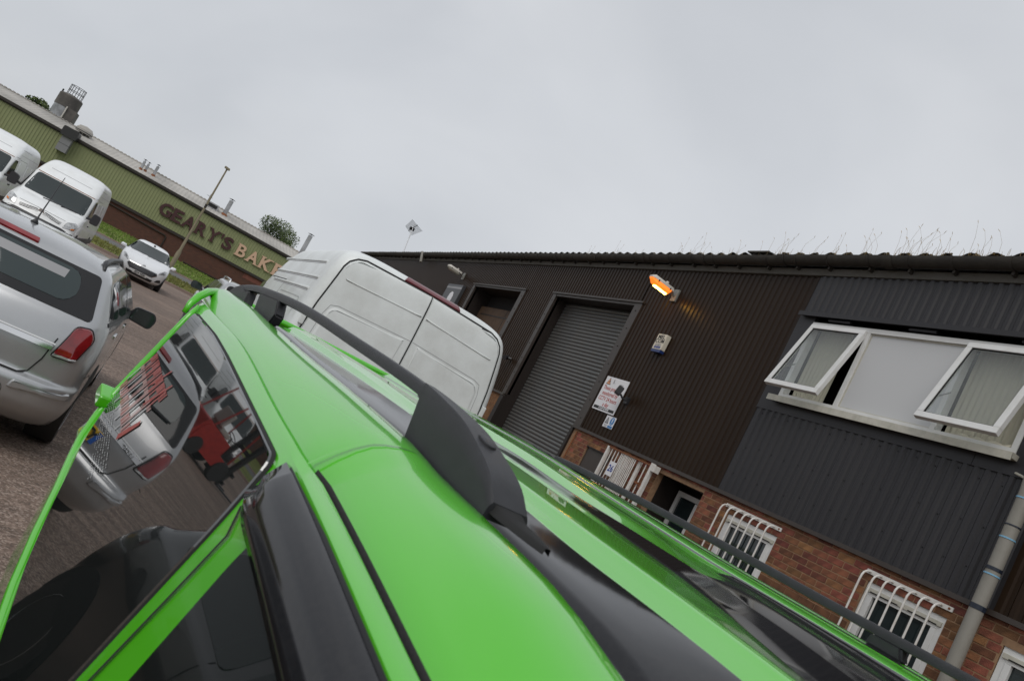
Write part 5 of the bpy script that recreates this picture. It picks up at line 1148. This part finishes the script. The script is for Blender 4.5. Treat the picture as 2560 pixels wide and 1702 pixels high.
# trees behind the hall
def tree(x, y, z0, h, rx, label, seed, n=9500, ls=.19):
    t = thing('broadleaf_tree', label, 'tree', (x, y, z0), 0, 'trees showing over the hall roof')
    mb = MB(); mb.tube([(0, 0, 0), (.1, 0, h*.3), (0, .1, h*.62)], [.32, .24, .12], 8); rn = random.Random(seed)
    cl = []
    for i in range(22):
        a = rn.uniform(0, 6.28); b = rn.uniform(-.5, 1.0); r = rn.uniform(.45, .9)
        cl.append(Vector((rx*r*math.cos(a)*(1-.35*max(b, 0)), rx*r*math.sin(a)*.8, h*.62+h*.30*b)))
    for c in cl[:9]: mb.tube([(0, .05, h*.4), c*.6+Vector((0, 0, h*.22)), c], [.10, .06, .02], 5)
    mb.build('trunk', BARK, t)
    lf = MB(); lf2 = MB()
    for i in range(n):
        c = rn.choice(cl); d = Vector((rn.gauss(0, 1), rn.gauss(0, 1), rn.gauss(0, 1))); d.normalize(); p = c+d*(rx*.34)*rn.uniform(.35, 1.0)**.6*Vector((1, 1, .8)).length/1.6
        s = ls*rn.uniform(.6, 1.3); u = Vector((rn.gauss(0, 1), rn.gauss(0, 1), rn.gauss(0, .6))).normalized(); v = u.orthogonal().normalized()
        tgt = lf2 if (d.z > .25 and rn.random() < .6) else lf  # upward leaves mostly take the paler tone, light put into the colour
        tgt.add([p-u*s*.5, p+v*s*.33, p+u*s*.5, p-v*s*.33], [(0, 1, 2, 3)])
    lf.build('crown', LEAF, t, fix=False); lf2.build('crown_painted_sunlit', LEAFY, t, fix=False)
tree(7.6, 92, .6, 9.4, 3.1, 'round green tree rising over the right end of the hall roof', 1)
tree(4.4, 97, .6, 7.7, 1.8, 'smaller tree tip left of the round green tree over the roof', 2, 1800)
tree(-18.4, 92, .6, 8.3, 1.5, 'dark tree top poking over the hall roof left of the silo', 3, 2200, .26)
tree(-14.0, 95, .6, 8.2, 1.0, 'small bush of leaves between the silo and the domed vent', 4, 900, .25)
# ------------------------------------------------------------------ the green car in the foreground
YG = R(-9.0); GU = Vector((math.sin(YG), math.cos(YG), 0)); GV = Vector((math.cos(YG), -math.sin(YG), 0))
U0, V0 = 0.8, 1.25
g0 = GU*U0+GV*V0
GC = thing('estate_van', 'bright green car with black roof stripes and black roof rails filling the foreground', 'car', (g0.x, g0.y, 0), -YG)
def G(u, v, z): return Vector((v-V0, u-U0, z))
# longitudinal section curves z(u) of each body line (metres), v across from the camera side
def curve(pts):
    p = sorted(pts); x = np.array([q[0] for q in p]); y = np.array([q[1] for q in p]); return lambda u: float(pchip(x, y, u)[0])
zc = curve([(-.1, 1.44), (.30, 1.49), (.63, 1.524), (.94, 1.555), (1.26, 1.581), (1.41, 1.590), (2.19, 1.643), (2.46, 1.647), (2.87, 1.652), (3.1, 1.64)])          # cant groove
zg = curve([(-.1, 1.46), (.25, 1.525), (.58, 1.592), (.73, 1.622), (.93, 1.637), (1.10, 1.648), (1.22, 1.662), (1.48, 1.675), (1.99, 1.691), (2.37, 1.706), (2.67, 1.719), (3.1, 1.722)])   # near roof gutter
zd = curve([(-.1, 1.47), (.30, 1.55), (.60, 1.622), (.99, 1.650), (1.354, 1.664), (1.547, 1.674), (2.21, 1.698), (2.87, 1.715), (3.1, 1.716)])
z1b = curve([(-.1, 1.50), (.3, 1.585), (.625, 1.626), (.806, 1.633), (1.0, 1.638), (1.268, 1.654), (1.734, 1.680), (2.3, 1.690), (3.1, 1.698)])
z1t = curve([(-.1, 1.51), (.3, 1.598), (.62, 1.637), (1.0, 1.651), (1.324, 1.663), (2.3, 1.705), (3.1, 1.718)])
z1m = curve([(-.1, 1.52), (.3, 1.615), (.58, 1.651), (.82, 1.663), (1.07, 1.671), (1.433, 1.684), (2.3, 1.715), (3.1, 1.725)])
z1f = curve([(-0.1, 1.4995999999999998), (0.338, 1.5996), (0.73, 1.6391), (0.902, 1.6605), (1.022, 1.6707), (1.302, 1.6819), (1.635, 1.6943), (2.593, 1.7124), (3.3, 1.7164)])
z2b = curve([(-0.1, 1.5051999999999999), (0.328, 1.6052), (0.708, 1.6446), (0.983, 1.6719), (1.398, 1.6893), (1.591, 1.6915), (1.963, 1.7057), (3.3, 1.7097)])
z2t = curve([(-0.1, 1.5067), (0.327, 1.6067), (0.706, 1.6459), (1.036, 1.6753), (1.254, 1.6862), (1.403, 1.6982), (1.598, 1.7059), (1.947, 1.7222), (2.617, 1.7309), (3.3, 1.7349)])
z2f = curve([(-0.1, 1.5064), (0.33, 1.6064), (0.712, 1.6482), (1.044, 1.6767), (1.263, 1.6899), (1.428, 1.7053), (1.78, 1.7185), (2.061, 1.7295), (3.3, 1.7335)])
zfb = curve([(-.1, 1.53), (.3, 1.64), (.723, 1.700), (.98, 1.705), (1.268, 1.708), (1.566, 1.718), (1.844, 1.729), (2.138, 1.740), (3.1, 1.742)])
zfe = curve([(-.1, 1.53), (.3, 1.645), (.70, 1.712), (.784, 1.717), (1.006, 1.721), (1.38, 1.725), (1.72, 1.734), (2.0, 1.738), (2.311, 1.746), (3.1, 1.744)])
zbelt = curve([(-1.2, .80), (0, .86), (1.2, .90), (1.66, .942), (1.946, .977), (2.177, 1.035), (2.36, 1.094), (2.57, 1.140), (3.1, 1.16)])
def vgl(u, z):     # glass side of the body: leans in towards the roof and towards the back
    return .527-(1.63-z)*.27+.044*(u-1.9)
def tail(u, z):    # roof overhangs the back end, which leans forward below it
    s = min(max((u-2.70)/.35, 0), 1); k = min(max((1.668-z)/.055, 0), 1); k = k*k*(3-2*k)
    return u-s*(.20*k+.20*max(0, min(1.61-z, .55)))
GR, BK, SM = 0, 1, 2
def smst(a, b, x):
    t = min(max((x-a)/(b-a), 0), 1); return t*t*(3-2*t)
def section(u):
    """list of (v, z, material of the strip that follows)"""
    zb = zbelt(u); c = zc(u); vb = vgl(u, zb); P = []
    k2 = smst(1.08, 1.42, u); ln = lambda v: z1f(u)-.004+(zfb(u)-z1f(u)+.002)*(v-1.24)/.405
    b2, t2, f2 = (ln(v)+(fn(u)-ln(v))*k2 for v, fn in ((1.418, z2b), (1.45, z2t), (1.56, z2f)))
    P += [(vb+.08, .24, GR), (vb+.035, .45, GR), (vb+.004, .70, GR), (vb+.002, zb-.14, GR), (vb+.001, zb-.055, GR), (vb-.012, zb-.020, GR), (vb-.011, zb-.011, GR), (vb-.001, zb+.004, GR)]
    for k in range(1, 8):
        z = zb+(c-.014-zb)*k/8; P.append((vgl(u, z), z, GR))
    vt = vgl(u, c)
    s = min(max((u-1.10)/.10, 0), 1); o_ = .040-.014*s; d_ = .010-.002*s; ms_ = SM if u < 1.17 else GR; w_ = .006-.001*s
    P += [(vt+.005, c-.010, GR), (vt+o_-w_-.004, c-.001, GR), (vt+o_-w_, c-.002, ms_), (vt+o_-w_*.6, c-d_, ms_), (vt+o_+w_*.6, c-d_, ms_), (vt+o_+w_, c+.001, GR)]
    g = zg(u); va = vt+o_+w_
    for k in range(1, 7):
        f = k/7; P.append((va+(.685-va)*f, c+(g+.004-c)*(1-(1-f)**2.3), GR))
    P += [(.683, g+.004, GR), (.691, g, SM), (.696, g-.034, BK), (.775, g-.034, BK), (.788, g-.022, BK), (.80, g-.018, BK), (.85, g-.018+.34*(z1b(u)-g+.018), BK), (.90, g-.018+.68*(z1b(u)-g+.018), BK), (.945, z1b(u), GR), (.953, z1b(u)+.001, GR)]
    P += [(.972, z1t(u)-.001, GR), (.985, z1t(u)+.001, GR), (1.008, z1m(u)-.0045, GR), (1.022, z1m(u)-.0010, GR), (1.036, z1m(u)+.0002, GR), (1.055, z1m(u)*.9+z1f(u)*.1+.0008, GR), (1.10, z1m(u)*.65+z1f(u)*.35+.0012, GR), (1.17, z1m(u)*.3+z1f(u)*.7+.0008, GR), (1.232, z1f(u), GR), (1.242, z1f(u)-.004, BK), (1.26, z1f(u)*.8+b2*.2-.008, BK), (1.33, z1f(u)*.5+b2*.5-.007, BK), (1.405, b2-.002, BK), (1.418, b2, GR if u > 1.15 else BK), (1.45, t2, GR if u > 1.15 else BK), (1.50, (t2+f2)/2+.001, GR if u > 1.19 else BK), (1.56, f2, GR if u > 1.23 else BK)]
    g3 = GR if u > 1.23 else BK
    P += [(1.572, f2-.003, g3), (1.61, (f2+zfb(u))/2-.002, g3), (1.645, zfb(u)-.004, BK), (1.655, zfb(u), GR), (1.70, zfb(u)+.4*(zfe(u)-zfb(u))+.003, GR), (1.74, zfb(u)+.6*(zfe(u)-zfb(u))-.004, GR), (1.755, zfe(u)-.006, SM), (1.765, zfe(u)-.012, SM), (1.78, zfe(u)-.004, GR), (1.80, zfe(u), GR)]
    dz = zfe(u)-zg(u)
    for v, z in ((1.88, -.02), (1.95, -.065), (2.0, -.14), (2.05, -.35)): P.append((v, zfe(u)+z, GR))
    P += [(2.12, zb+.10, GR), (2.155, zb-.02, GR), (2.14, zb-.15, GR), (2.13, .65, GR), (2.11, .45, GR), (2.07, .24, GR)]
    return P
us = sorted(set([round(x, 3) for x in list(np.arange(-.1, 3.06, .07))+[1.02, 1.06, 1.10, 1.13, 1.16, 2.98, 3.03, 3.05]]))
mb = MB(); rows = []; k = None
for u in us:
    S = section(u); rows.append([G(tail(u, z), v, z) for v, z, m in S]); k = len(S); mlast = [m for v, z, m in S]
    if u == us[0]: pass
ms = [[m for v, z, m in section(u)] for u in us]
vs = [p for r in rows for p in r]; mb.v = [tuple(p) for p in vs]
for i in range(len(us)-1):
    for j in range(k-1):
        mb.f.append((i*k+j, i*k+j+1, (i+1)*k+j+1, (i+1)*k+j)); mb.mi.append(ms[i+1][j])
for i in (0, len(us)-1): mb.f.append(tuple(i*k+j for j in range(k))); mb.mi.append(GR)
body = sharp(mb.build('body', [GREEN, BLACKG, RUBBER], GC), 38)
def Sd(u, z): return G(u, vgl(u, z), z)        # near side glass surface, (u,z)
def SdT(u, z): return G(u, vgl(u, z), z)
HS = (-1, 0, .25)
# big side window
win = rpoly([(1.235, .905), (1.66, .952), (1.946, .989), (2.177, 1.046), (2.36, 1.106), (2.54, 1.16), (2.672, 1.275), (2.685, 1.36), (2.705, 1.51), (2.725, 1.618), (2.27, 1.613), (2.0, 1.600), (1.375, 1.560), (1.24, 1.551), (1.225, 1.45)], [.02, .05, .05, .05, .05, .09, .06, .04, .04, .035, .05, .05, .03, .03, .05], 4)
panel('window_seal', Sd, inset(win, -.004), SEAM, GC, off=.004, bev=.004, nr=26, nc=20, hint=HS)
sw = panel('side_window', Sd, win, TINT, GC, off=.007, bev=.003, base=.003, nr=34, nc=26, hint=HS)
# red and white lettered sticker on that window, worn into stripes
def Sk(off): return lambda u, z: Sd(u, z)+Vector((-off, 0, off*.27))
stk = MB()
def strip(mb, q, off):
    mb.add([Sd(*p)+Vector((-off, 0, off*.27)) for p in q], [tuple(range(len(q)))])
mbr = MB(); mbw = MB(); mbp = MB()
# letters cut into upright stripes: red along the top, faded pink and white lower down
rs_ = random.Random(17); i = 0; u = 2.665
while u > 2.13:
    i += 1; w_ = .0135 if i % 4 else .008; f = (2.665-u)/.53; zt = 1.452-.022*f; gap = (i % 6 == 0)
    lean = .10*.45
    def seg(mb, a, b):
        za, zb_ = zt-a, zt-b
        strip(mb, [(u+a*.45, za), (u+a*.45-w_, za), (u+b*.45-w_, zb_), (u+b*.45, zb_)], .0085)
    if not gap:
        seg(mbr, 0, .028); hole = (i % 6 in (2, 3))
        if not hole: seg(mbr, .028, .052)
        seg(mbp, .052, .066); 
        if not hole: seg(mbw if i % 6 == 1 else mbp, .066, .120)
        seg(mbp if i % 2 else mbr, .120, .150)
        if i % 6 == 4: seg(mbw, .15, .172)
    u -= .0165
strip(mbr, [(2.30, 1.468), (2.285, 1.468), (2.36, 1.40), (2.375, 1.40)], .009); strip(mbr, [(2.165, 1.452), (2.15, 1.452), (2.245, 1.36), (2.26, 1.36)], .009)
strip(mbr, [(2.13, 1.345), (2.11, 1.335), (2.185, 1.262), (2.215, 1.272)], .009)
for k in range(7):
    z = 1.255-.009*k; pts = [(2.70-.015*k, z+.030), (2.35, z-.002), (2.03+.01*k, z-.030)]
    for (a, b) in zip(pts[:-1], pts[1:]):
        n = 16
        for j in range(n):
            if rs_.random() < .25: continue
            p = np.array(a)+(np.array(b)-np.array(a))*j/n; q = np.array(a)+(np.array(b)-np.array(a))*(j+rs_.uniform(.35, .8))/n
            strip(mbw, [(p[0], p[1]), (q[0], q[1]), (q[0]+.001, q[1]-.0022), (p[0]+.001, p[1]-.0022)], .0085)
for m_, n_, k_ in ((mbr, 'sticker_red_bars', STKRED), (mbp, 'sticker_faded_bars', STKPK), (mbw, 'sticker_white_lines', STKWH)): m_.build(n_, k_, sw)['kind'] = 'stuff'
# front door glass behind the wind deflector, and the door frame strip
panel('door_window', Sd, rpoly([(-.05, .90), (1.055, .905), (1.075, 1.43), (1.06, 1.50), (.5, 1.475), (.25, 1.42)], .03), TINT, GC, off=.006, bev=.003, nr=16, nc=12, hint=HS)
ribbon('door_shut_line', Sd, densify([(1.172, .60), (1.178, 1.16), (1.166, 1.31), (1.160, 1.43), (1.20, 1.47)]), .008, SEAM, GC, off=.004, hint=HS)
ribbon('door_frame_edge', Sd, densify([(1.150, 1.557), (.9, 1.540), (.6, 1.510), (.3, 1.475)]), .012, BLACKP, GC, off=.006, hint=HS)
# black gloss wind deflector over the front door window
us2 = np.linspace(1.165, -.05, 26); rows = []
for u in us2:
    c = zc(u); e = max(0, (u-1.11)/.055); fr = 1-.35*e
    zt = c-.014; zr = c-.044; zl = c-.100
    vt = vgl(u, zt)+.002; o1 = .034*fr; o2 = .042*fr
    prof = [(vt, zt), (vt-.012, zt+.004), (vgl(u, zr)-o1*.75, zr+.012), (vgl(u, zr)-o1, zr+.002), (vgl(u, zr)-o1*1.05, zr-.012), (vgl(u, zl)-o2*.78, (zr+zl)/2), (vgl(u, zl)-o2*.55, zl+.01), (vgl(u, zl)-o2*.5, zl), (vgl(u, zl)-o2*.42, zl+.002)]
    rows.append([G(u, a, b) for a, b in prof])
mb = MB(); mb.grid(rows); o = mb.build('wind_deflector', BLACKG, GC, smooth=True)
s = o.modifiers.new('thick', 'SOLIDIFY'); s.thickness = .003; s.offset = 0
ribbon('deflector_gasket', Sd, densify([(1.15, 1.54), (.9, 1.523), (.6, 1.493), (.3, 1.458)]), .024, SEAM, GC, off=.009, hint=HS)
# fixing clip seen on the upper edge of the deflector
mb = MB(); mb.tube([G(1.06, vgl(1.06, 1.53)-.012, 1.534), G(.93, vgl(.93, 1.515)-.012, 1.522)], .009, 8); mb.build('deflector_clip', BLACKP, o, smooth=True)
# rear lip, hinge, plug marks on the flank
lipz = lambda v: (zfe(3.0) if v > 1.8 else 1.722+.02*math.sin(math.pi*(v-.56)/1.3))
mb = MB(); pts = [G(2.845, .548, 1.595), G(2.862, .555, 1.630), G(2.890, .572, 1.661), G(2.955, .605, 1.689), G(3.06, .655, 1.702), G(3.12, .71, 1.707)]+[G(3.14, v, 1.709) for v in np.linspace(.8, 1.75, 9)]+[G(3.10, 1.88, 1.695), G(3.0, 1.98, 1.64)]
mb.tube(pts, [.008, .012, .014, .015, .015, .015]+[.015]*9+[.014, .010], 10); mb.build('roof_spoiler_lip', GREEN, GC, smooth=True)
hb = MB(); hb.prism(rpoly([(0, 0), (.092, .006), (.092, .046), (.0, .042)], .012, 3), 'X', -.018, .03)
h = hb.build('rear_door_hinge', GREEN, GC, bevel=.006); p = G(2.675, .440, 1.222); h.location = p; h.rotation_euler = (R(14), 0, R(3))
mb = MB()
for u, z in ((2.46, .87), (2.41, .90)):
    mb.add([G(u+.012*math.cos(a), vgl(u, zbelt(u))+.004, z+.030*math.sin(a)) for a in [2*math.pi*i/14 for i in range(14)]], [tuple(range(14))])
mb.build('trim_plug', SEAM, GC)
# raised flange of the back pillar and belt line round the glass
mb = MB(); P_ = [(2.775, 1.640), (2.760, 1.585), (2.748, 1.48), (2.735, 1.38), (2.718, 1.28), (2.675, 1.205), (2.590, 1.140), (2.470, 1.103), (2.30, 1.062), (2.10, 1.003), (1.90, .957), (1.70, .930), (1.40, .908), (1.15, .893), (.9, .885)]
mb.tube([G(u, vgl(u, z)-.003, z) for u, z in P_], [.006]+[.0125]*14, 10); mb.build('window_flange', GREEN, GC, smooth=True)
# welded roof joint across the cant rail, seen as a faint line
def Cant(u, f):
    c = zc(u); g = zg(u); va = vgl(u, c)+.022; return G(u, va+(.685-va)*f, c+(g+.004-c)*(1-(1-f)**2.3))
ribbon('roof_joint', Cant, densify([(1.17, .0), (1.185, .5), (1.17, 1.0)], .08), .006, GREEN, GC, off=.0015, hint=(-.3, 0, 1))
# ---- roof rails
def rail(vc, side, dz=0.0):
    """moulded rail: bar on two rear legs and a long cap at the front end"""
    zt = curve([(.96, 1.662), (1.0, 1.693), (1.081, 1.725), (1.15, 1.745), (1.23, 1.758), (1.33, 1.769), (1.45, 1.777), (1.753, 1.790), (2.357, 1.808), (2.757, 1.800), (2.98, 1.780), (3.07, 1.758), (3.12, 1.725), (3.14, 1.715)]) if side < 0 else \
         curve([(.30, 1.690), (.40, 1.735), (.50, 1.757), (.60, 1.765), (1.1, 1.766), (1.3, 1.768), (1.6, 1.768), (1.93, 1.765), (2.2, 1.757), (2.28, 1.746), (2.31, 1.733)])
    base = zd if side < 0 else zfe
    U1 = 3.14; U_ = .96 if side < 0 else .30; cap1 = 1.345 if side < 0 else .60; UE = 3.06 if side < 0 else 2.22
    # bar
    rows = []; w = .0125
    for u in np.linspace(cap1+.0, UE, 40):
        t = zt(u); h = .026 if side < 0 else .021; vv = vc-.012*side*0
        q = [(-w, -h), (-w*1.0, -h*.30), (-w*.72, -h*.06), (0, 0), (w*.72, -h*.06), (w, -h*.3), (w, -h), (0, -h*1.08), (-w, -h)]
        rows.append([G(u, vv+a, t+b) for a, b in q])
    mb = MB(); mb.grid(rows); mb.f.append(tuple(range(8))); mb.mi.append(0); n = len(rows)-1; mb.f.append(tuple(n*9+i for i in range(8))); mb.mi.append(0)
    r = sharp(mb.build('roof_rail', RAILM, GC), 42)
    # rear end piece and middle leg
    for nm, ua, ub, top in (('rail_end', 3.17, 2.79, True), ('rail_leg', 2.80, 2.47, False)):
        mb = MB(); poly = []; sh = 0
        if nm == 'rail_end': poly = [(3.165, base(3.1)-.004), (3.15, zt(3.12)), (3.10, zt(3.08)+.001), (3.02, zt(3.02)+.0005), (2.94, zt(2.95)-.024), (2.88, zt(2.9)-.028), (2.86, base(2.86)-.004)]
        if side > 0: poly = [(2.32, base(2.3)-.004), (2.305, 1.738), (2.265, 1.750), (2.20, 1.740), (2.16, base(2.16)-.004)]
        if nm == 'rail_leg' and side > 0: poly = [(.95, base(.95)-.004), (.94, zt(.94)-.018), (.87, zt(.87)-.018), (.855, base(.86)-.004)]
        elif nm == 'rail_leg': poly = [(2.70, base(2.7)-.004), (2.74, zt(2.74)-.022), (2.50, zt(2.5)-.022), (2.455, base(2.5)+.030), (2.47, base(2.45)-.004)]
        mb.prism([(p[0], p[1]) for p in poly], 'X', -.017, .017)
        e = mb.build(nm, RAILM, r); e.data.transform(Matrix(((1, 0, 0, vc-V0), (0, 1, 0, -U0), (0, 0, 1, 0), (0, 0, 0, 1))))
        bm = bmesh.new(); bm.from_mesh(e.data); bmesh.ops.bevel(bm, geom=list(bm.edges), offset=.006, segments=2, affect='EDGES'); bm.to_mesh(e.data); bm.free()
    # front cap: tapering fin from the bar down to the roof
    rows = []
    uu = list(np.linspace(cap1+.012, U_, 30))
    for u in uu:
        f = (cap1-u)/(cap1-U_); t = zt(u)+.002; wt = w*1.05+.027*max(f, 0)**.65; wb = w*1.15+.029*max(f, 0)**.6
        under = t-.030-.16*max(0, f*7)**1.3; b = max(base(u)-.012+.0*f, under) if f > 0 else t-.030
        b = min(b, t-.012)
        hh = t-b
        q = [(-wb, 0), (-wt*1.03, hh*.62), (-wt*.97, hh-.005), (-wt*.88, hh), (wt*.88, hh), (wt*.97, hh-.005), (wt*1.03, hh*.62), (wb, 0), (-wb, 0)]
        rows.append([G(u, vc+a+.012*max(f, 0), b+c) for a, c in q])
    mb = MB(); mb.grid(rows); n = len(rows)-1; mb.f.append(tuple(range(8))); mb.mi.append(0); mb.f.append(tuple(n*9+i for i in range(8))); mb.mi.append(0)
    cp = sharp(mb.build('rail_end_cap', RAILM, r), 38)
    # round screw plug on the cap
    if side < 0:
        u = 1.10; t = zt(u)+.0025; sl = (zt(u+.03)-zt(u-.03))/.06; mb = MB(); nrm = Vector((0, -sl, 1)).normalized(); tx = Vector((0, 1, sl)).normalized()
        c0 = G(u, vc+.010, t); ring = lambda rr, h: [c0+Vector((1, 0, 0))*rr*.95*math.cos(a)+tx*rr*1.15*math.sin(a)+nrm*h for a in [2*math.pi*i/24 for i in range(24)]]
        A = ring(.0175, 0); B = ring(.017, .0028); C2 = ring(.0158, .0036); mb.add(A+B+C2, [(i, (i+1) % 24, 24+(i+1) % 24, 24+i) for i in range(24)]+[(24+i, 24+(i+1) % 24, 48+(i+1) % 24, 48+i) for i in range(24)]+[tuple(range(48, 72))])
        sharp(mb.build('screw_plug', RAILM, cp), 40)
        A = ring(.0192, -.0005); B = ring(.0176, .0004); mb = MB(); mb.add(A+B, [(i, (i+1) % 24, 24+(i+1) % 24, 24+i) for i in range(24)]); mb.build('plug_gap', SEAM, cp)
        # rubber foot under the cap nose
        mb = MB(); pts = [(1.03, .040), (.985, .046), (.94, .042), (.90, .034), (.865, .022), (.84, .008)]
        rows = [[G(a, vc+.010+s*b*.75, base(a)+.002+h) for s, h in ((-1, -.004), (-.8, .006 if a < .95 else .02), (.8, .006 if a < .95 else .02), (1, -.004))] for a, b in pts]
        mb.grid(rows); mb.build('cap_gasket', SEAM, r, smooth=True)
    return r
rail(.728, -1); rail(1.79, 1)
# ---- the rest of the car (mostly out of the picture): bonnet, screen, wheels
fr = MB(); rows = []
for i, u in enumerate(np.linspace(-.12, -1.25, 12)):
    f = i/11; ins = .20*max(0, f-.55)**2*4; zb = .90-.02*f; zt = 1.05-.16*f-.25*max(0, f-.85)
    L, Rr = vgl(-.1, .86)+.0+ins, 2.15-ins
    rows.append([G(u, L+.07, .24), G(u, L, .50), G(u, L, zb-.14), G(u, L+.03, zb), G(u, L+.2, zt), G(u, 1.25, zt+.03), G(u, Rr-.2, zt), G(u, Rr-.03, zb), G(u, Rr, zb-.14), G(u, Rr, .50), G(u, Rr-.07, .24)])
fr.grid(rows); fr.f.append(tuple(range(len(fr.v)-11, len(fr.v)))); fr.mi.append(0); sharp(fr.build('front_wings_and_bonnet', GREEN, GC), 45)
wsm = MB(); rows = []
for i in range(7):
    f = i/6; u = -.08-.62*f; z = 1.53-.47*f; L = .52-.17*f; rows.append([G(u-.12*math.sin(math.pi*j/8), L+(2.5-2*L-.02)*j/8, z+.02*math.sin(math.pi*j/8)) for j in range(9)])
wsm.grid(rows); wsm.build('windscreen', TINT, GC, smooth=True)
for v, sg in ((.42, -1), (2.08, 1)):
    for u in (-.62, 2.02):
        mb = MB(); x0 = v-V0-sg*.20; x1 = v-V0+sg*.02; r = .31
        mb.lathe([(r*.6, x0), (r, x0+(x1-x0)*.15), (r, x0+(x1-x0)*.85), (r*.95, x1), (r*.66, x1)], 'X', (0, u-U0, r), 28); t = sharp(mb.build('wheel', RUBBER, GC), 40)
        mb = MB(); mb.lathe([(r*.66, x1-sg*.006), (r*.6, x1-sg*.02), (.02, x1-sg*.03)], 'X', (0, u-U0, r), 20); mb.build('rim', STEEL, t)
mirror(GC, vgl(.1, 1.0)-V0-.03, .02-U0, 1.02, -1, BLACKP, GLASSD, .9) if False else None
for v, sg in ((.60, -1), (1.90, 1)):
    mb = MB(); mb.prism(rpoly([(v-V0-.12, .66), (v-V0+.12, .66), (v-V0+.10, .80), (v-V0-.10, .80)], .05, 3), 'Y', -1.27-U0, -1.10-U0); mb.build('headlamp', CLEAR, GC)
mb = MB(); mb.prism(rpoly([(-.42, .40), (.42, .40), (.46, .60), (-.46, .60)], .05, 3), 'Y', -1.262-U0, -1.15-U0); mb.build('grille', BLACKP, GC)
mb = MB(); mb.prism(rpoly([(-.56, 1.18), (.56, 1.18), (.46, 1.60), (-.46, 1.60)], .06, 3), 'Y', 2.86-U0, 2.875-U0); mb.build('rear_window', TINT, GC)
